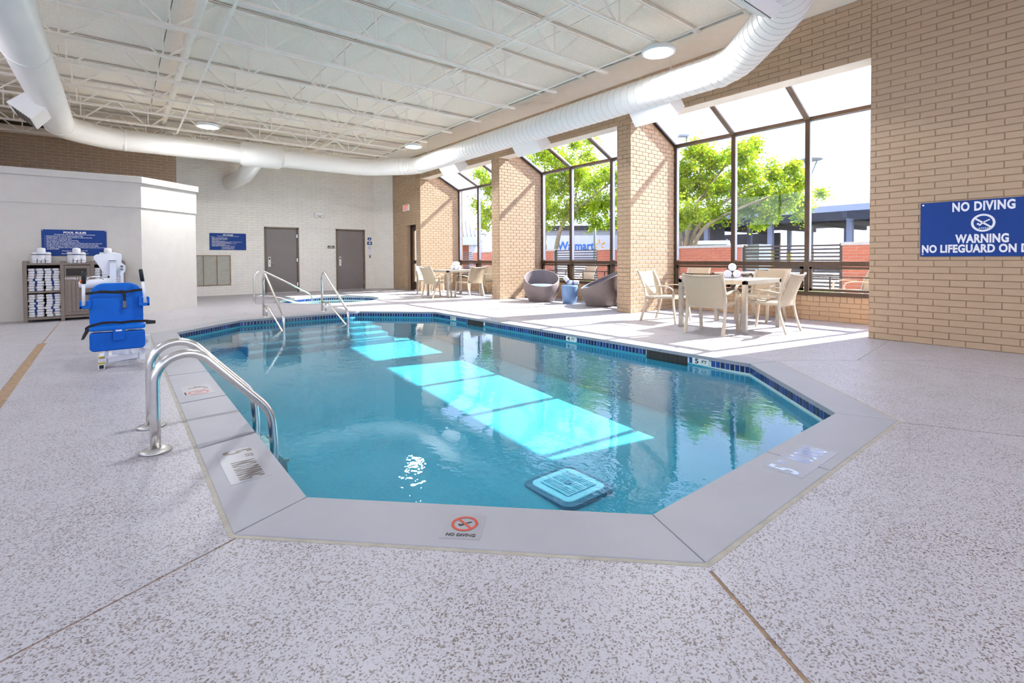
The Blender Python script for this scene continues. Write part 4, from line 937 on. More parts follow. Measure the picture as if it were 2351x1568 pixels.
def make_chair(name='sling_chair'):
    t = thing(name, 'x', 'chair', (0, 0, 0))
    W = 0.27
    def back_pt(s):   # side profile of the back, s = 0 seat .. 1 top
        return (-0.235-0.02*math.sin(s*PI)-0.165*s**1.6, 0.40+0.475*s)
    for sx in (-1, 1):
        pts = fillet([(sx*W, -0.345, 0.0), (sx*W, -0.265, 0.24), (sx*W, -0.235, 0.42), (sx*W, -0.27, 0.62), (sx*W, -0.40, 0.875)], 0.09, 3)
        mbp = path_bar(MB(), pts, 0.024, 0.042, (sx, 0, 0)); mbp.build('rear_leg', 'sling_frame', t, local=True)
        pts = fillet([(sx*W, 0.315, 0.0), (sx*W, 0.275, 0.30), (sx*W, 0.265, 0.45)], 0.09, 3)
        path_bar(MB(), pts, 0.024, 0.044, (sx, 0, 0)).build('front_leg', 'sling_frame', t, local=True)
        pts = fillet([(sx*(W+0.015), -0.275, 0.585), (sx*(W+0.03), -0.05, 0.625), (sx*(W+0.03), 0.17, 0.625), (sx*(W+0.015), 0.285, 0.57), (sx*W, 0.268, 0.43)], 0.10, 4)
        path_bar(MB(), pts, 0.042, 0.016, (0, 0, 1)).build('armrest', 'sling_frame', t, local=True)
        path_bar(MB(), [(sx*(W-0.01), -0.25, 0.425), (sx*(W-0.01), 0.0, 0.425), (sx*(W-0.01), 0.27, 0.44)], 0.024, 0.036, (0, 0, 1)).build('seat_rail', 'sling_frame', t, local=True)
    MB().bar((-W, 0.262, 0.425), (W, 0.262, 0.425), 0.024, 0.036).build('front_rail', 'sling_frame', t, local=True)
    MB().bar((-W, -0.24, 0.40), (W, -0.24, 0.40), 0.024, 0.036).build('back_rail', 'sling_frame', t, local=True)
    top = [(x, -0.40-0.035*(1-(x/W)**2), 0.865-0.022*(1-(x/W)**2)) for x in [W*(-1+2*i/10) for i in range(11)]]
    MB().tube(top, 0.011, 8).build('top_rail', 'sling_frame', t, local=True)
    mb = MB()
    for off in (0.0, -0.006):
        vs, fs = grid(lambda u, v: (-W+0.01+(2*W-0.02)*u, -0.235+0.495*v, 0.437+off-0.022*math.sin(PI*v)*math.sin(PI*u)), 8, 6); mb.add(vs, fs, True)
    mb.build('seat_sling', 'sling', t, local=True)
    mb = MB()
    for off in (0.0, -0.006):
        def bp(u, v):
            y, z = back_pt(v); return (-W+0.012+(2*W-0.024)*u, y+off-0.030*math.sin(PI*u), z-0.018*math.sin(PI*u)*v)
        vs, fs = grid(bp, 10, 8); mb.add(vs, fs, True)
    mb.build('back_sling', 'sling', t, local=True)
    return t
proto = make_chair(); used = [False]
def face(dx, dy): return math.atan2(-dx, dy)
def put_chair(x, y, dx, dy, label, group):
    o = copy_tree(proto) if used[0] else proto
    used[0] = True; o.location = (x, y, 0); o.rotation_euler = (0, 0, face(dx, dy)); o['label'] = label; o['group'] = group
G1 = 'beige sling chairs round the near table'; G2 = 'beige sling chairs round the far table'; G3 = 'sling chairs on the patio outside'
put_chair(6.83, 3.79, 0.985, 0.17, 'beige sling armchair seen from behind at the near table, pool side', G1)
put_chair(7.66, 3.33, -0.02, 1.0, 'beige sling armchair at the near table beside the right brick wall', G1)
put_chair(8.72, 3.95, -1.0, 0.05, 'beige sling armchair at the near table backed against the window', G1)
put_chair(7.45, 4.98, 0.10, -1.0, 'beige sling armchair at the near table on the side of the brick pier', G1)
put_chair(7.04, 12.20, 0.985, 0.10, 'beige sling armchair at the far table on the pool side', G2)
put_chair(7.88, 11.80, -0.15, 1.0, 'beige sling armchair at the far table nearest the wicker chairs', G2)
put_chair(8.80, 12.45, -1.0, 0.0, 'beige sling armchair at the far table backed against the window', G2)
put_chair(7.60, 13.55, 0.12, -1.0, 'beige sling armchair at the far table nearest the exit door', G2)
put_chair(11.2, 6.7, -1.0, -0.2, 'patio sling chair outside the near window beside the pier', G3)
put_chair(11.4, 5.0, -0.9, 0.3, 'patio sling chair outside the middle pane of the near window', G3)
put_chair(11.3, 3.3, -0.6, 0.8, 'patio sling chair outside the right pane of the near window', G3)
put_chair(11.3, 10.6, -1.0, 0.2, 'patio sling chair outside the middle window', G3)

def make_table(x0, y0, x1, y1, h, label, tl):
    t = thing('square_table', label, 'table', ((x0+x1)/2, (y0+y1)/2, 0)); w = 0.062
    MB().box(x0+0.012, y0+0.012, h-0.016, x1-0.012, y1-0.012, h).build('top_panel', 'table_top', t)
    f = MB().box(x0, y0, h-0.065, x1, y0+0.03, h-0.002).box(x0, y1-0.03, h-0.065, x1, y1, h-0.002).box(x0, y0, h-0.065, x0+0.03, y1, h-0.002).box(x1-0.03, y0, h-0.065, x1, y1, h-0.002)
    f.build('apron', 'table_metal', t, bevel=0.003)
    for x in (x0, x1-w):
        for y in (y0, y1-w): MB().box(x, y, 0, x+w, y+w, h-0.01).build('leg', 'table_metal', t, bevel=0.004)
    return t
make_table(6.975, 3.355, 8.13, 4.44, 0.775, 'square grey metal table by the near window', '')
make_table(7.15, 11.80, 8.36, 13.0, 0.775, 'square grey metal table by the far window', '')
make_table(11.9, 5.6, 12.9, 6.6, 0.72, 'square patio table outside the near window', '')

# ---- rolled towels
def make_roll(name, L, r, band='stripe_grey', bands=((-0.18,), )):
    t = thing(name, 'x', 'towel', (0, 0, 0))
    prof = [(-L/2, r*0.80), (-L/2+0.012, r*0.97), (-L*0.2, r), (L*0.2, r), (L/2-0.012, r*0.97), (L/2, r*0.80)]
    MB().tube([(x, 0, 0) for x, _ in prof], [q for _, q in prof], 22).build('terry_roll', 'towel_white', t, local=True)
    sp = MB()
    pts = [((L/2+0.001), r*0.72*(1-k/40)*math.cos(k*0.5), r*0.72*(1-k/40)*math.sin(k*0.5)) for k in range(38)]
    sp.tube(pts, 0.004, 5).tube([(-p[0], p[1], p[2]) for p in pts], 0.004, 5); sp.build('roll_spiral', 'paper', t, local=True)
    for b in bands[0]: MB().tube([(b*L-0.008, 0, 0), (b*L+0.008, 0, 0)], r*1.012, 22).build('woven_stripe', band, t, local=True)
    return t
roll0 = make_roll('rolled_towel', 0.27, 0.062); r_used = [False]
def put_roll(x, y, z, rz, label, group, src=None, tilt=0.0):
    src = src or roll0
    o = copy_tree(src) if src.get('used') else src
    src['used'] = 1
    if 'used' in o: o['used'] = 1
    o.location = (x, y, z); o.rotation_euler = (0, tilt, rz); o['label'] = label; o['group'] = group
ra = math.radians(28)
nx, ny = -math.sin(ra), math.cos(ra)
for k, (u, z, lb) in enumerate([(-0.066, 0.838, 'left lower'), (0.066, 0.838, 'right lower'), (0.0, 0.946, 'top')]):
    put_roll(7.84+nx*-u, 4.00+ny*-u, z, ra, '%s rolled white towel in the pile of three on the near table' % lb, 'rolled towels on the near table')
for k, (u, z, lb) in enumerate([(-0.066, 0.838, 'left lower'), (0.066, 0.838, 'right lower'), (0.0, 0.946, 'top')]):
    put_roll(7.95+nx*-u, 12.62+ny*-u, z, ra, '%s rolled white towel in the pile of three on the far table' % lb, 'rolled towels on the far table')

# ---- wicker tub chairs
def tub_chair(x, y, fx, fy, label, clabel):
    t = thing('wicker_tub_chair', label, 'chair', (x, y, 0), group='brown wicker tub chairs in the middle bay')
    aF = math.atan2(fy, fx); NU, NV = 72, 18
    def rim(a): return 0.585-0.20*math.cos(a-aF)
    def pt(a, v, inner=0.0):
        zr = rim(a); z = zr*v; r = 0.315+0.150*math.sin(min(1, z/0.42)*PI/2) - 0.05*max(0, z-0.42) - inner
        k = 0.10*max(0, z-0.25)
        return (x-math.cos(aF)*k+r*math.cos(a), y-math.sin(aF)*k+r*math.sin(a), z)
    for nm, inn in (('outer_weave', 0.0), ('inner_weave', 0.028)):
        vs = [pt(2*PI*i/NU, 0.02+0.98*j/NV, inn) for j in range(NV+1) for i in range(NU+1)]; w = NU+1
        fs = [(j*w+i, j*w+i+1, (j+1)*w+i+1, (j+1)*w+i) for j in range(NV) for i in range(NU)]
        o = MB().add(vs, fs, True).build(nm, 'wicker', t)
        uv = o.data.uv_layers.new(name='UVMap')
        for p in o.data.polygons:
            for li in p.loop_indices:
                vi = o.data.loops[li].vertex_index; uv.data[li].uv = ((vi % w)/NU, (vi//w)/NV)
    MB().tube([pt(2*PI*i/NU, 1.0, 0.014) for i in range(NU+1)], 0.018, 8, cap=False).build('rim', 'wicker', t)
    MB().lathe((x, y, 0.0), [(0.30, 0.0), (0.315, 0.012), (0.10, 0.02)], 28).build('base', 'wicker', t)
    MB().lathe((x, y, 0.33), [(0.30, 0.0), (0.31, 0.02), (0.05, 0.021)], 28).build('seat_deck', 'wicker', t)
    c = thing('seat_cushion', clabel, 'cushion', (x, y, 0.352), group='blue cushions of the wicker chairs')
    MB().lathe((x, y, 0.352), [(0.20, 0.0), (0.37, 0.006), (0.395, 0.035), (0.375, 0.065), (0.25, 0.082), (0.02, 0.086)], 36).build('pad', 'cushion_blue', c)
    MB().torus((x, y, 0.387), 0.394, 0.006, 'z', 40, 6).build('piping', 'cushion_blue', c)
tub_chair(8.46, 9.34, -0.62, -0.78, 'brown wicker tub chair on the far side of the blue stool', 'round blue cushion in the wicker chair on the far side of the stool')
tub_chair(8.66, 7.54, -0.72, 0.60, 'brown wicker tub chair half hidden by the brick pier', 'round blue cushion in the wicker chair half hidden by the pier')
st = thing('ceramic_stool', 'glossy blue ceramic drum stool between the wicker chairs', 'stool', (8.57, 8.44, 0))
MB().lathe((8.57, 8.44, 0), [(0.155, 0.0), (0.165, 0.01), (0.185, 0.15), (0.203, 0.32), (0.205, 0.41), (0.198, 0.435), (0.18, 0.445), (0.02, 0.448)], 36).build('drum', 'stool_blue', st)
MB().torus((8.57, 8.44, 0.395), 0.204, 0.004, 'z', 36, 6).build('rim_bead', 'stool_blue', st)
rs = make_roll('rolled_towel', 0.24, 0.055, 'stripe_blue', ((-0.15, -0.05),))
put_roll(8.63, 8.36, 0.505, math.radians(-35), 'rolled white towel lying on the blue stool', 'rolled towels on the blue stool', rs)
put_roll(8.52, 8.46, 0.555, math.radians(140), 'rolled white towel leaning upright on the blue stool', 'rolled towels on the blue stool', rs, tilt=math.radians(-52))

# ================================================================ TOWEL CABINET
CX = [-1.325, -0.83, -0.405, 0.062]; CY0, CY1 = 12.25, 12.69
cab = thing('towel_cabinet', 'taupe towel cabinet with open shelves and a towel return bin door', 'cabinet', (-0.63, 12.47, 0))
for k, x in enumerate(CX):
    for y in (CY0, CY1-0.05):
        MB().box(x-0.028, y-0.005, 0.0, x+0.028, y+0.05, 1.085).lathe((x, y+0.0225, 1.085), [(0.028, 0.0), (0.027, 0.014), (0.018, 0.026)], 12).build('post', 'cabinet', cab, bevel=0.006)
MB().box(CX[0], CY0+0.005, 1.03, CX[3], CY1, 1.062).build('top', 'cabinet', cab, bevel=0.004)
MB().box(CX[0], CY0+0.005, 0.045, CX[3], CY1, 0.085).build('bottom', 'cabinet', cab, bevel=0.004)
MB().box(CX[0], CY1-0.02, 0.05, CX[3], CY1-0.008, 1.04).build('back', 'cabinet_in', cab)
for x in CX[1:3]: MB().box(x-0.01, CY0+0.02, 0.05, x+0.01, CY1-0.01, 1.04).build('divider', 'cabinet', cab)
for x in (CX[0], CX[3]): MB().box(x-0.01, CY0+0.03, 0.05, x+0.01, CY1-0.01, 1.04).build('side', 'cabinet', cab)
for a, b in ((CX[0], CX[1]), (CX[2], CX[3])): MB().box(a, CY0+0.01, 0.525, b, CY1-0.02, 0.555).build('shelf', 'cabinet', cab)
dr_ = MB().box(CX[1]+0.03, CY0+0.004, 0.095, CX[2]-0.03, CY0+0.026, 1.02).build('bin_door', 'cabinet', cab, bevel=0.003)
MB().box(-0.775, CY0+0.001, 0.825, -0.485, CY0+0.010, 0.965).build('slot', 'cabinet_in', dr_)
x0, x1 = CX[1]+0.065, CX[2]-0.065
for k in range(5):
    a = x0+(x1-x0)*k/5; MB().box(a+0.002, CY0-0.004, 0.15, a+(x1-x0)/5-0.002, CY0+0.012, 0.725).build('door_plank', 'cabinet', dr_, bevel=0.003)
text('TOWELS ONLY', 0.047, 'sign_white', dr_, (-0.63, CY0-0.001, 0.775), (1, 0, 0), (0, 0, 1), bold=0.0012, sx=1.05)
# ---- folded towels
def folded(w, d, h, seed):
    rnd = random.Random(seed); mb = MB(); n = 12; e = h*0.42
    # cross-section in x-z with soft rounded fold edge, swept in y
    sec = []
    for k in range(n):
        a = 2*PI*k/n; cx, cz = math.cos(a), math.sin(a)
        sec.append(((w/2-e)*(1 if cx > 0 else -1)+e*cx, h/2+(h/2)*cz*(0.95+0.05*rnd.random())))
    ys = [-d/2, -d/2+0.012, 0, d/2-0.012, d/2]; sc = [0.90, 1, 1, 1, 0.90]
    vs = [(x*s_+rnd.uniform(-1, 1)*0.003, y, h/2+(z-h/2)*(0.8 if s_ < 1 else 1)+rnd.uniform(-1, 1)*0.0015) for y, s_ in zip(ys, sc) for x, z in sec]
    fs = [(i*n+k, i*n+(k+1) % n, (i+1)*n+(k+1) % n, (i+1)*n+k) for i in range(4) for k in range(n)] + [tuple(range(n))[::-1], tuple(4*n+k for k in range(n))]
    return mb.add(vs, fs, True)
TH = 0.046; tw_protos = []
for i in range(4):
    o = thing('folded_towel', 'x', 'towel'); folded(0.205, 0.33, TH*1.03, 50+i).build('terry_fold', 'towel_white', o, local=True)
    MB().box(-0.017, -0.168, -0.0005, 0.017, 0.10, TH*1.06).build('woven_stripe', 'stripe_blue' if i % 3 else 'stripe_grey', o, bevel=0.006, local=True); tw_protos.append(o)
used_t = set(); rw = random.Random(12)
def put_towel(x, y, z, label, group, k=None, rz=0.0):
    k = rw.randrange(4) if k is None else k; s = tw_protos[k]
    o = copy_tree(s) if k in used_t else s
    used_t.add(k); o.location = (x, y, z); o.rotation_euler = (0, 0, rz); o['label'] = label; o['group'] = group
bays = [('left cabinet bay', CX[0], CX[1]), ('right cabinet bay', CX[2], CX[3])]
TORD = ['first', 'second', 'third', 'fourth', 'fifth', 'sixth', 'seventh', 'eighth', 'ninth']
for bn, a, b in bays:
    for sn, zs, cnt in (('upper', 0.555, 9), ('lower', 0.085, 9)):
        for cn, fx in (('left', 0.27), ('right', 0.74)):
            for k in range(cnt):
                put_towel(a+(b-a)*fx+rw.uniform(-0.012, 0.012), 12.45+rw.uniform(-0.01, 0.01), zs+TH*k, 'white towel %s from the bottom, %s stack, %s shelf, %s' % (TORD[k], cn, sn, bn), 'folded towels, %s stack, %s shelf, %s' % (cn, sn, bn), rz=rw.uniform(-0.04, 0.04))
# bundles on the cabinet top
rb = make_roll('rolled_towel', 0.27, 0.062, 'stripe_blue', ((0.06,),)); rc = make_roll('rolled_towel', 0.20, 0.05, 'stripe_grey', ((0.3,),))
for nm, xb in (('left', -1.11), ('middle', -0.62), ('right', -0.155)):
    for i, dx in enumerate((-0.055, 0.055)):
        for lv in range(2):
            o = tw_protos[0]; c = copy_tree(o); c.scale = (0.52, 0.7, 0.85); c.location = (xb+dx, 12.40, 1.062+lv*0.040); c.rotation_euler = (0, 0, rw.uniform(-0.05, 0.05))
            c['label'] = '%s %s small folded towel in the %s bundle on the cabinet top' % (('lower', 'upper')[lv], ('left', 'right')[i], nm); c['group'] = 'folded towels in the %s bundle' % nm
    put_roll(xb-0.02, 12.56, 1.21, 0, 'tall standing rolled towel with blue band in the %s bundle on the cabinet' % nm, 'standing rolls on the cabinet', rb, tilt=math.radians(-90))
    for sgn, sd in ((-1, 'left'), (1, 'right')):
        put_roll(xb-0.02+sgn*0.085, 12.57, 1.165, 0, 'short rolled white towel on the %s of the %s bundle on the cabinet' % (sd, nm), 'short rolls on the cabinet', rc, tilt=math.radians(-90))

# ================================================================ POOL LIFT
L = thing('pool_lift', 'blue and white pool lift chair parked on the deck by the ladder', 'pool lift', (0.0, 6.9, 0))
def rrect(x0, z0, x1, z1, r, n=6):
    out = []
    for cx, cz, a0 in ((x1-r[1], z1-r[1], 0), (x0+r[0], z1-r[0], 90), (x0+r[2], z0+r[2], 180), (x1-r[3], z0+r[3], 270)):
        rr = {0: r[1], 90: r[0], 180: r[2], 270: r[3]}[a0]
        for i in range(n+1):
            a = math.radians(a0+90*i/n); out.append((cx+rr*math.cos(a), cz+rr*math.sin(a)))
    return out
bp = MB(); prof = rrect(-0.255, 0.44, 0.195, 0.872, (0.13, 0.13, 0.02, 0.02))
nP = len(prof)
bp.add([(x, 6.70+(z-0.44)*0.10, z) for x, z in prof]+[(x, 6.74+(z-0.44)*0.10, z) for x, z in prof], [tuple(range(nP)), tuple(range(nP, 2*nP))[::-1]]+[(i, (i+1) % nP, nP+(i+1) % nP, nP+i) for i in range(nP)])
back = bp.build('seat_back', 'lift_blue', L, bevel=0.012)
seat = MB().prism(rrect(-0.25, 6.40, 0.203, 6.76, (0.03, 0.03, 0.04, 0.04)), 0.405, 0.445).build('seat_pan', 'lift_blue', L, bevel=0.010)
calf = MB().prism(rrect(-0.247, 0.198, 0.198, 0.385, (0.02, 0.02, 0.04, 0.04)), 6.41, 6.465, 'y').build('leg_pad', 'pad_blue', L, bevel=0.014)
MB().prism(rrect(-0.066, 0.30, 0.032, 0.425, (0.015, 0.015, 0.005, 0.005)), 6.392, 6.412, 'y').build('pad_tab', 'pad_blue', calf, bevel=0.005)
MB().box(-0.042, 6.388, 0.392, 0.008, 6.396, 0.408).build('tab_slot', 'paper', calf)
MB().tube([(-0.25, 6.43, 0.394), (0.20, 6.43, 0.394)], 0.007, 8).build('hinge_rod', 'chrome', L)
for sx, xb_, xt_, zt_ in ((-1, -0.293, -0.285, 1.005), (1, 0.215, 0.176, 1.02)):
    arm = MB().tube([(xb_, 6.60, 0.655), (xb_+(xt_-xb_)*0.65, 6.595, 0.655+(zt_-0.655)*0.65)], 0.014, 12).build('arm_post', 'lift_white', L)
    MB().tube([(xb_+(xt_-xb_)*0.64, 6.595, 0.655+(zt_-0.655)*0.64), (xt_, 6.59, zt_-0.012), (xt_, 6.59, zt_)], [0.0185, 0.0185, 0.012], 14).build('hand_grip', 'black_rubber', arm)
    bx = sorted((xb_-sx*0.06, xb_+sx*0.033))
    MB().box(bx[0], 6.60, 0.622, bx[1], 6.72, 0.652).box(*( (bx[0], 6.60, 0.622, bx[0]+0.024, 6.72, 0.70) if sx < 0 else (bx[1]-0.024, 6.60, 0.622, bx[1], 6.72, 0.715))).box(*((bx[1]-0.04, 6.62, 0.622, bx[1], 6.74, 0.70) if sx < 0 else (bx[0], 6.62, 0.622, bx[0]+0.04, 6.74, 0.715))).build('arm_bracket', 'lift_blue', L, bevel=0.006)
def strap(pts, w, h=0.004, upv=(0, 1, 0), nm='strap', mt='black_strap'): return path_bar(MB(), pts, h, w, upv).build(nm, mt, L)
def band(pts, w, nm='strap', mt='black_strap'):
    P = [Vector(p) for p in pts]; mb = MB(); vs = []
    for p in P: vs += [p+Vector((0, 0, w/2)), p-Vector((0, 0, w/2)), p+Vector((0, 0.004, w/2)), p+Vector((0, 0.004, -w/2))]
    fs = []
    for i in range(len(P)-1):
        a, b = i*4, (i+1)*4; fs += [(a, b, b+1, a+1), (a+2, a+3, b+3, b+2), (a, a+2, b+2, b), (a+1, b+1, b+3, a+3)]
    return mb.add(vs, fs).build(nm, mt, L)
band([(-0.300, 6.63, 0.776), (-0.255, 6.66, 0.774), (-0.16, 6.685, 0.785), (-0.05, 6.688, 0.776), (0.02, 6.690, 0.770), (0.12, 6.685, 0.788), (0.195, 6.66, 0.796), (0.205, 6.63, 0.797)], 0.026, 'chest_strap')
band([(-0.17, 6.680, 0.792), (-0.05, 6.683, 0.781), (0.03, 6.685, 0.786)], 0.022, 'chest_strap')
MB().add([(0.018, 6.678, 0.79), (0.045, 6.678, 0.79), (0.050, 6.672, 0.66), (0.052, 6.668, 0.60), (0.018, 6.668, 0.60), (0.026, 6.672, 0.66), (0.018, 6.684, 0.79), (0.045, 6.684, 0.79), (0.050, 6.678, 0.66), (0.052, 6.674, 0.60), (0.018, 6.674, 0.60), (0.026, 6.678, 0.66)],
         [(0,1,2,5),(5,2,3,4),(6,11,8,7),(11,10,9,8),(0,6,7,1),(4,3,9,10),(1,7,8,2),(2,8,9,3),(0,5,11,6),(5,4,10,11)]).build('strap_tail', 'black_strap', L)
MB().box(0.020, 6.662, 0.605, 0.050, 6.672, 0.68).build('buckle', 'stripe_grey', L, bevel=0.003)
band([(-0.28, 6.46, 0.43), (-0.25, 6.44, 0.455), (-0.15, 6.52, 0.474), (-0.05, 6.55, 0.470), (0.0, 6.55, 0.462), (0.10, 6.50, 0.474), (0.20, 6.44, 0.475), (0.285, 6.42, 0.462)], 0.026, 'lap_strap')
MB().box(0.205, 6.41, 0.442, 0.288, 6.425, 0.478).build('strap_buckle', 'black_strap', L, bevel=0.004)
MB().add([(-0.262, 6.45, 0.455), (-0.24, 6.44, 0.425), (-0.285, 6.42, 0.335), (-0.31, 6.42, 0.328), (-0.298, 6.44, 0.37), (-0.262, 6.46, 0.455), (-0.24, 6.45, 0.425), (-0.285, 6.43, 0.335), (-0.31, 6.43, 0.328), (-0.298, 6.45, 0.37)],
         [(0,1,2,3,4),(5,9,8,7,6),(0,5,6,1),(1,6,7,2),(2,7,8,3),(3,8,9,4),(4,9,5,0)]).build('strap_tail', 'black_strap', L)
mast = MB().box(-0.087, 7.08, 0.02, -0.030, 7.16, 1.13).build('mast', 'lift_white', L, bevel=0.005)
MB().box(-0.0885, 7.078, 1.105, -0.0285, 7.082, 1.112).box(-0.0885, 7.078, 1.088, -0.0285, 7.082, 1.091).build('mast_band', 'black_strap', mast)
cv = [(-0.225, 1.13), (-0.222, 1.165), (-0.20, 1.180), (-0.10, 1.192), (-0.02, 1.200), (0.02, 1.185), (0.025, 1.14), (0.015, 1.09), (0.055, 1.05), (0.05, 0.98), (-0.02, 0.92), (-0.10, 0.94), (-0.15, 0.99), (-0.19, 1.07)]
MB().prism(cv, 7.165, 7.20, 'y').build('mast_cover', 'lift_white', L, bevel=0.008)
pb = MB().box(0.006, 7.10, 0.20, 0.034, 7.14, 1.055).build('link_bar', 'lift_white', L)
for z in (1.045, 1.012): MB().torus((0.020, 7.096, z), 0.009, 0.003, 'y', 14, 6).build('bolt', 'black_rubber', pb)
ac = MB().tube([(-0.345, 7.02, 0.855), (-0.30, 7.02, 0.858), (-0.17, 7.05, 0.868), (-0.08, 7.08, 0.875)], [0.030, 0.046, 0.044, 0.044], 16).build('battery_case', 'lift_white', L)
MB().tube([(-0.335, 7.0, 0.885), (-0.285, 7.0, 0.893)], 0.022, 10).build('orange_tip', 'orange', ac)
MB().tube(fillet([(-0.28, 7.0, 0.90), (-0.26, 7.0, 0.935), (-0.16, 7.03, 0.94), (-0.14, 7.03, 0.90)], 0.03), 0.005, 8).build('case_handle', 'chrome', ac)
MB().bar((-0.12, 6.60, 0.075), (0.20, 6.66, 0.095), 0.05, 0.05).build('foot_beam', 'lift_white', L, bevel=0.003)
MB().box(0.15, 6.60, 0.04, 0.20, 6.70, 0.24).build('beam_bracket', 'lift_white', L, bevel=0.006)
MB().prism([(0.18, 0.16), (0.245, 0.16), (0.245, 0.31), (0.20, 0.31)], 6.56, 6.60, 'y').build('pivot_plate', 'lift_white', L, bevel=0.006)
MB().tube([(0.222, 6.545, 0.262), (0.222, 6.60, 0.262)], 0.013, 12).build('bolt', 'chrome', L)
MB().bar((0.19, 6.62, 0.13), (0.10, 7.1, 0.10), 0.05, 0.06).bar((0.10, 7.1, 0.08), (-0.06, 7.12, 0.08), 0.08, 0.12).build('base_arm', 'lift_white', L)
MB().box(-0.20, 6.95, 0.0, 0.14, 7.32, 0.05).build('base_plate', 'lift_white', L, bevel=0.008)
MB().tube([(-0.125, 6.62, 0.05), (-0.125, 6.62, 0.21)], 0.020, 14).build('caster_post', 'lift_white', L)
ft = MB().box(-0.188, 6.52, 0.0, -0.136, 6.66, 0.05).box(-0.19, 6.56, 0.05, -0.12, 6.68, 0.10).build('foot_tube', 'lift_white', L, bevel=0.003)
MB().box(-0.180, 6.514, 0.008, -0.144, 6.522, 0.042).build('tube_mouth', 'black_rubber', ft)
MB().box(-0.190, 6.53, 0.050, -0.135, 6.58, 0.064).build('caution_tape', 'yellow', ft); MB().tube([(-0.165, 6.60, 0.105), (-0.165, 6.60, 0.118)], 0.022, 12).build('caution_ring', 'yellow', ft)
# ================================================================ OUTSIDE
struct('ground_patio', 'pale concrete patio outside the windows', mb=MB().box(9.67, -12, -0.20, 14.4, 40, -0.04), mt='concrete')
struct('ground_lot', 'asphalt parking lot beyond the patio wall', mb=MB().box(14.4, -60, -0.25, 190, 190, -0.10), mt='asphalt')
struct('ground_verge', 'grass strip behind the patio wall', mb=MB().box(14.75, -5, -0.10, 18.5, 30, -0.06), mt='grass')
FX = 14.40
def garden_wall(y0, y1, label, solo):
    t = thing('patio_wall', label, 'wall', (FX+0.12, (y0+y1)/2, -0.04), group='red brick patio wall sections')
    MB().box(FX, y0, -0.04, FX+0.25, y1, 1.39).build('wall_core', 'mortar_grey', t)
    MB().box(FX-0.04, y0-0.03, 1.39, FX+0.29, y1+0.03, 1.47).build('cap_stone', 'cap_stone', t, bevel=0.008)
    brickwork(t, (FX, y1, -0.04), (0, -1, 0), (-1, 0, 0), y1-y0, -0.04, 1.39, 'brick_red', solo=(lambda u, z: -z if z > 0.9 else None) if solo else None, seed=int(y0*7)+60, limit=120)
garden_wall(2.4, 4.47, 'red brick patio wall section at the right end of the near window', True)
garden_wall(7.06, 12.69, 'long red brick patio wall section behind the white vehicle side', True)
garden_wall(15.12, 17.6, 'red brick patio wall section at the left of the middle window', True)
garden_wall(18.6, 21.2, 'red brick patio wall section seen through the far window', False)
def fence(y0, y1, label):
    t = thing('slat_fence', label, 'fence', (FX+0.1, (y0+y1)/2, -0.04), group='dark slatted metal fence panels')
    for y in (y0+0.04, y1-0.04): MB().box(FX+0.05, y-0.04, -0.04, FX+0.13, y+0.04, 1.45).build('fence_post', 'fence_metal', t)
    for k in range(13):
        z = 0.20+0.098*k; MB().box(FX+0.07, y0+0.05, z, FX+0.09, y1-0.05, z+0.045).build('fence_slat', 'fence_metal', t)
fence(4.47, 7.06, 'dark slatted metal fence panel outside the near window')
fence(12.69, 15.12, 'dark slatted metal fence panel in front of the white trailer')
fence(21.2, 23.4, 'dark slatted metal fence panel outside the far window')

def clump_tree(name, label, base, stems, clumps, nleaf, seed, leaf=0.105):
    rnd = random.Random(seed); t = thing(name, label, 'tree', base)
    wood = MB(); tips = []
    B0 = Vector(base)
    for s in stems:
        P = [Vector(p) for p in s]; m = len(P); wood.tube(fillet(P, 0.6, 4), [0.085-0.05*i/(len(fillet(P, 0.6, 4))-1) for i in range(len(fillet(P, 0.6, 4)))], 8)
        tips.append(P[-1]); tips.append(P[-2].lerp(P[-1], 0.4))
    leaf_v, leaf_f = [], []
    def add_leaf(p, s):
        d = Vector((rnd.gauss(0, 1), rnd.gauss(0, 1), rnd.gauss(0, 0.7)-0.3)).normalized(); u = d.orthogonal().normalized(); a = rnd.uniform(0, 2*PI)
        e = (u*math.cos(a)+d.cross(u)*math.sin(a)); k = len(leaf_v); w = d.cross(e)*0.10*s
        leaf_v.extend([tuple(p), tuple(p+d*s*0.5+e*s*0.36+w), tuple(p+d*s), tuple(p+d*s*0.5-e*s*0.36+w)]); leaf_f.append((k, k+1, k+2, k+3))
    twig = MB()
    for (c, R) in clumps:
        c = Vector(c); src = min(tips, key=lambda q: (q-c).length); mid = src.lerp(c, 0.55)+Vector((rnd.uniform(-.2, .2), rnd.uniform(-.2, .2), rnd.uniform(0, .3)))
        twig.tube([src, mid, c], [0.028, 0.018, 0.008], 6)
        per = int(nleaf*R**2/sum(r**2 for _, r in clumps))
        nt = max(5, per//26)
        for q in range(nt):
            v = Vector((rnd.gauss(0, 1), rnd.gauss(0, 1), rnd.gauss(0, 0.8))); v = v.normalized()*R*rnd.random()**0.45
            e = c+v; st_ = c+v*0.25; twig.tube([st_, st_.lerp(e, 0.6)+Vector((0, 0, 0.05)), e], [0.008, 0.006, 0.003], 4)
            for _ in range(26):
                add_leaf(st_.lerp(e, rnd.uniform(0.3, 1.1))+Vector((rnd.gauss(0, .09), rnd.gauss(0, .09), rnd.gauss(0, .08))), leaf*rnd.uniform(0.7, 1.25))
    wood.build('trunk', 'bark', t); twig.build('branches', 'bark', t)
    fo = MB(); fo.v, fo.f, fo.smooth = leaf_v, leaf_f, [False]*len(leaf_f); o = fo.build('foliage', 'leaf', t); o['kind'] = 'stuff'
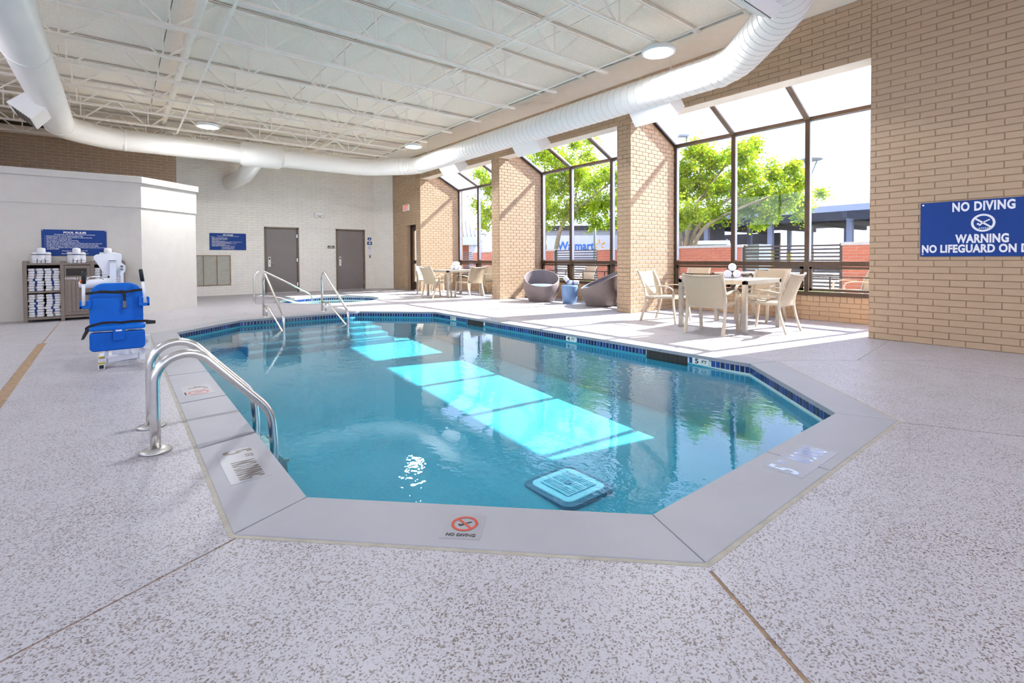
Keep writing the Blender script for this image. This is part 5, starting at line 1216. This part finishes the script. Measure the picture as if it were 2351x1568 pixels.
def at(px, py, dep):
    """a point seen at this bearing, at this distance along the view"""
    F = 1123.46; d = r3*((px-1175.5)/F) + u3*((615.48-py)/F) + f2; k = dep/(d.x*fwd.x+d.y*fwd.y); return Vector((0, 0, CAM_Z))+d*k
rt2 = random.Random(5)
def clumps_from(lst, dep, spread, rpx):
    return [(at(x, y, dep+rt2.uniform(-spread, spread)), rpx*r*dep/1123.46) for x, y, r in lst]
b1 = at(1568, 600, 18.5); b1.z = -0.08
c1 = [(1575, 395, 1), (1600, 350, 1), (1640, 370, 1.1), (1560, 440, 1), (1610, 430, 1.1), (1660, 430, 1.1), (1700, 350, 1), (1715, 400, 1.1), (1740, 450, 1.1), (1700, 480, 1.0), (1780, 400, 1), (1800, 450, 1), (1765, 490, .9), (1830, 420, .8), (1840, 470, .8), (1640, 490, .9), (1590, 490, .8), (1820, 385, .6), (1725, 335, .7), (1885, 445, .45), (1740, 515, .5), (1530, 470, 1), (1520, 400, 1), (1560, 510, .6), (1835, 500, .5)]
clump_tree('leafy_tree', 'bright green multi-stemmed tree beyond the near window', b1, [[b1, at(1575, 540, 18.4), at(1600, 470, 18.3), at(1650, 400, 18.2)], [b1, at(1590, 530, 18.4), at(1650, 470, 18.2), at(1740, 420, 18)], [b1, at(1560, 520, 18.6), at(1545, 440, 18.7), at(1540, 380, 18.8)], [b1, at(1605, 525, 18), at(1690, 480, 17.8), at(1800, 440, 17.5)]], clumps_from(c1, 18, 1.2, 42), 30000, 21)
b2 = at(1262, 600, 22); b2.z = -0.08
c2 = [(1250, 350, 1), (1290, 370, 1), (1240, 410, 1.1), (1280, 430, 1.1), (1320, 400, 1.1), (1350, 360, .8), (1360, 420, 1.1), (1400, 400, 1), (1260, 480, 1.1), (1300, 490, 1), (1345, 480, 1.1), (1385, 470, 1), (1420, 460, 1), (1240, 510, .8), (1370, 515, .7), (1410, 510, .7), (1215, 440, 1), (1200, 380, 1), (1170, 430, 1), (1130, 430, .9), (1105, 400, .55), (1095, 470, .5), (1120, 490, .8), (1355, 320, .5), (1320, 330, .6), (1440, 420, 1), (1110, 515, .5), (1225, 320, .8)]
clump_tree('leafy_tree', 'bright green tree beyond the middle window with a leaning trunk', b2, [[b2, at(1284, 525, 22), at(1320, 470, 21.8), at(1330, 400, 21.6)], [b2, at(1290, 505, 22), at(1350, 460, 21.7), at(1400, 420, 21.5)], [at(1252, 600, 22.3), at(1249, 530, 22.4), at(1215, 450, 22.5), at(1140, 430, 22.6)], [at(1252, 600, 22.3), at(1250, 520, 22.3), at(1255, 430, 22.2), at(1250, 370, 22.2)]], clumps_from(c2, 22, 1.2, 40), 34000, 22)

def post_lamp(label, px, py_top, dep, yb=None, disc=0.65, r=0.06):
    p = at(px, py_top, dep); t = thing('lot_lamp', label, 'lamp post', (p.x, p.y, -0.1), group='disc-topped lamp posts outside')
    MB().tube([(p.x, p.y, -0.1), (p.x, p.y, p.z-0.75)], [r*1.1, r*0.8], 12).build('post', 'lamp_grey', t)
    for s in (-1, 1): MB().tube([(p.x, p.y, p.z-0.8), Vector((p.x, p.y, p.z-0.08))+rgt*s*disc*0.62], r*0.45, 8).build('bracket_arm', 'lamp_grey', t)
    MB().lathe((p.x, p.y, p.z-0.08), [(disc*0.55, -0.03), (disc*0.95, 0.0), (disc, 0.03), (disc*0.6, 0.11), (disc*0.1, 0.14)], 28).build('disc_head', 'lamp_grey', t)
post_lamp('disc-topped lamp post at the right pane of the near window', 1861, 364, 22, disc=0.48)
post_lamp('disc-topped lamp post standing before the tree in the middle window', 1365, 440, 25, disc=0.50, r=0.075)
post_lamp('disc-topped lamp post seen through the far window', 1107, 536, 40, disc=0.50)
p = at(1577, 312, 24); t = thing('flood_lamp', 'tall pole with a boxy floodlight above the tree', 'lamp post', (p.x, p.y, -0.1)); MB().tube([(p.x, p.y, -0.1), p], [0.08, 0.05], 10).build('post', 'lamp_grey', t)
MB().bar(p+rgt*0.05, p-rgt*0.42, 0.30, 0.09).build('flood_head', 'lamp_grey', t)

# white trailer with its lettering
D = 60.0; a, b = at(1236, 541, D), at(1470, 537, D); T = thing('box_trailer', 'long white box trailer with blue lettering behind the slatted fence', 'trailer', ((a.x+b.x)/2, (a.y+b.y)/2, -0.1))
mb = MB(); q = [(a.x, a.y), (b.x, b.y), (b.x+fwd.x*2.6, b.y+fwd.y*2.6), (a.x+fwd.x*2.6, a.y+fwd.y*2.6)]
mb.prism(q, 0.95, a.z); mb.build('box_body', 'trailer_white', T)
for k in range(4):
    c = at(1400+22*k, 590, D+0.2); MB().tube([(c.x, c.y, 0.4), (c.x+fwd.x*0.3, c.y+fwd.y*0.3, 0.4)], 0.5, 18).build('wheel', 'black_rubber', T)
zt = at(1322, 563, D).z; tp = at(1322, 563, D-0.03)
text('Walmart', 1.42, 'logo_blue', T, (tp.x, tp.y, zt-0.12), rgt, (0, 0, 1), bold=0.035, ext=0.01, sx=0.87)
sc = at(1376, 564, D-0.03)
for k in range(6):
    an = math.radians(90-60*k); d0 = rgt*math.cos(an)+Vector((0, 0, 1))*math.sin(an)
    MB().bar(sc+d0*0.28, sc+d0*0.78, 0.02, 0.20, upv=rgt if abs(math.sin(an)) > 0.9 else (0, 0, 1)).build('logo_ray', 'logo_yellow', T)
# white vehicle seen from behind
C = at(1632, 590, 22.5); ax = (fwd*0.93+rgt*0.37).normalized(); sd = Vector((ax.y, -ax.x, 0)); V = thing('white_suv', 'white sport utility vehicle parked behind the brick patio wall', 'car', (C.x, C.y, -0.1))
def vp(l, w, z): return Vector((C.x, C.y, z-0.1))+ax*l+sd*w
def extrude(prof, w0, w1, nm, mt, w0t=None, bev=0.03):
    n = len(prof); vs = [vp(l, w0*(k_ if z > 1.15 else 1), z) for l, z, k_ in prof]+[vp(l, w1*(k_ if z > 1.15 else 1), z) for l, z, k_ in prof]
    return MB().add(vs, [tuple(range(n)), tuple(range(n, 2*n))[::-1]]+[(i, n+i, n+(i+1) % n, (i+1) % n) for i in range(n)]).build(nm, mt, V, bevel=bev)
extrude([(0, .35, 1), (0, 1.12, 1), (0.12, 1.16, .96), (0.32, 1.86, .86), (0.6, 1.97, .84), (2.2, 1.98, .84), (2.7, 1.90, .84), (3.35, 1.22, .94), (4.5, 1.10, 1), (4.75, .8, 1), (4.75, .4, 1)], -0.97, 0.97, 'body', 'car_white')
MB().add([vp(0.09, -0.78, 1.24), vp(0.09, 0.78, 1.24), vp(0.28, 0.68, 1.78), vp(0.28, -0.68, 1.78), vp(0.16, -0.78, 1.24), vp(0.16, 0.78, 1.24), vp(0.36, 0.68, 1.78), vp(0.36, -0.68, 1.78)], [(0,1,2,3),(4,7,6,5),(0,4,5,1),(1,5,6,2),(2,6,7,3),(3,7,4,0)]).build('rear_window', 'car_glass', V)
for s in (-1, 1):
    for l0, l1 in ((0.5, 1.35), (1.45, 2.25), (2.32, 2.95)):
        MB().add([vp(l0, s*0.925, 1.25), vp(l1, s*0.925, 1.25), vp(min(l1, 2.62), s*0.845, 1.80), vp(l0, s*0.845, 1.80), vp(l0, s*0.90, 1.25), vp(l1, s*0.90, 1.25), vp(min(l1, 2.62), s*0.82, 1.80), vp(l0, s*0.82, 1.80)], [(0,1,2,3),(4,7,6,5),(0,4,5,1),(1,5,6,2),(2,6,7,3),(3,7,4,0)]).build('side_window', 'car_glass', V)
    for l in (0.95, 3.75): MB().tube([vp(l, s*0.78, 0.38), vp(l, s*0.99, 0.38)], 0.38, 20).build('wheel', 'black_rubber', V)
    MB().bar(vp(0.02, s*0.86, 0.85), vp(0.02, s*0.86, 1.15), 0.16, 0.06).build('tail_lamp', 'decal_red', V)
    MB().tube([vp(0.7, s*0.72, 2.02), vp(2.2, s*0.72, 2.02)], 0.02, 6).build('roof_rail', 'lamp_grey', V)
# big dark canopy with columns
K = thing('canopy_shelter', 'wide dark canopy on blue-grey columns across the parking lot', 'canopy', (56, 16, -0.1))
MB().box(46, -16, 4.75, 72, 31.5, 4.9).build('canopy_deck', 'canopy_dark', K)
MB().box(45.7, -16, 4.75, 46.0, 31.5, 5.25).build('fascia', 'canopy_blue', K)
MB().box(46, -16, 4.9, 72, 31.5, 5.2).build('roof_sheet', 'canopy_blue', K)
for k in range(9): MB().box(46.1, -14+5.6*k, 4.25, 71.5, -13.6+5.6*k, 4.76).build('roof_beam', 'canopy_dark', K)
for x in (48.5, 58.0, 69.0):
    for y in (-12.0, -2.0, 8.0, 14.5, 21.0, 27.5):
        c = MB().box(x-0.22, y-0.22, -0.1, x+0.22, y+0.22, 4.75).build('column', 'canopy_blue', K); MB().box(x-0.25, y-0.25, -0.1, x+0.25, y+0.25, 1.7).build('bollard_sleeve', 'yellow', c)
MB().box(47, 29.5, -0.1, 56, 38, 4.7).build('end_wall', 'wall_grey', K)
for k in range(5): MB().box(46.98, 29.5, 0.8*k+0.6, 47.0, 38, 0.8*k+0.63).build('wall_seam', 'seam_dark', K)
MB().box(69.6, 29.0, -0.1, 70.0, 62.0, 4.3).build('back_wall', 'canopy_dark', K)  # dark sheet added to stand in for the darkness under the canopy
a, b = at(1225, 519, 80), at(1500, 519, 80); W_ = thing('dark_warehouse', 'long dark low roofed building behind the white trailer', 'building', ((a.x+b.x)/2, (a.y+b.y)/2, -0.1))
MB().prism([(a.x, a.y), (b.x, b.y), (b.x+fwd.x*8, b.y+fwd.y*8), (a.x+fwd.x*8, a.y+fwd.y*8)], -0.1, a.z-0.3).build('wall', 'wall_grey', W_)
MB().prism([(a.x-fwd.x*0.4, a.y-fwd.y*0.4), (b.x-fwd.x*0.4, b.y-fwd.y*0.4), (b.x+fwd.x*8, b.y+fwd.y*8), (a.x+fwd.x*8, a.y+fwd.y*8)], a.z-0.7, a.z).build('roof_edge', 'canopy_dark', W_)
# building with standing seam roof through the far window
Bq = at(1075, 560, 40); H = thing('metal_roof_building', 'brick building with white standing seam roof beyond the far window', 'building', (Bq.x, Bq.y, -0.1))
def hp(px, z, dep): 
    p = at(px, 570, dep); return Vector((p.x, p.y, z))
mb = MB(); A_, B_, A2, B2 = hp(1000, 0, 38), hp(1086, 0, 38), hp(1000, 0, 46), hp(1086, 0, 46)
mb.prism([(A_.x, A_.y), (B_.x, B_.y), (B2.x, B2.y), (A2.x, A2.y)], -0.1, 2.1).build('wall', 'brick_red', H)
A3, B3, A4, B4 = hp(994, 0, 37), hp(1100, 0, 37), hp(994, 0, 47), hp(1100, 0, 47)
MB().prism([(A3.x, A3.y), (B3.x, B3.y), (B4.x, B4.y), (A4.x, A4.y)], 2.1, 2.75).build('fascia', 'trailer_white', H)
ra_, rb_, rc_, rd_ = hp(994, 2.75, 37), hp(1100, 2.75, 37), hp(1068, 4.25, 42), hp(994, 4.25, 42)
MB().add([ra_, rb_, rc_, rd_, hp(1000, 2.75, 47), hp(1100, 2.75, 47)], [(0, 1, 2, 3), (1, 5, 2), (2, 5, 4, 3)]).build('roof', 'roof_metal', H)
for k in range(13):
    s = k/12; p0 = ra_.lerp(rb_, s); e = rd_.lerp(rc_, min(1, s*1.35)) if s*1.35 <= 1 else rc_.lerp(rb_, (s-0.74)/0.26)
    MB().bar(p0+Vector((0, 0, .03)), e+Vector((0, 0, .03)), 0.09, 0.06).build('roof_seam', 'seam_dark', H)
for px in (1092, 1084): c = hp(px, 0, 37.4); MB().box(c.x-0.18, c.y-0.18, -0.1, c.x+0.18, c.y+0.18, 2.1).build('porch_column', 'trailer_white', H)
# slatted grey unit behind the fence and a low shrub line
c = at(1726, 590, 19); U = thing('cooling_unit', 'grey slatted cooling unit behind the patio fence', 'machine', (c.x, c.y, -0.1))
MB().box(c.x-0.5, c.y-0.5, -0.1, c.x+0.5, c.y+0.5, 1.58).build('case', 'lamp_grey', U)
for k in range(12): MB().box(c.x-0.53, c.y-0.46, 0.3+0.1*k, c.x-0.5, c.y+0.46, 0.35+0.1*k).build('louvre_slat', 'trailer_white', U)
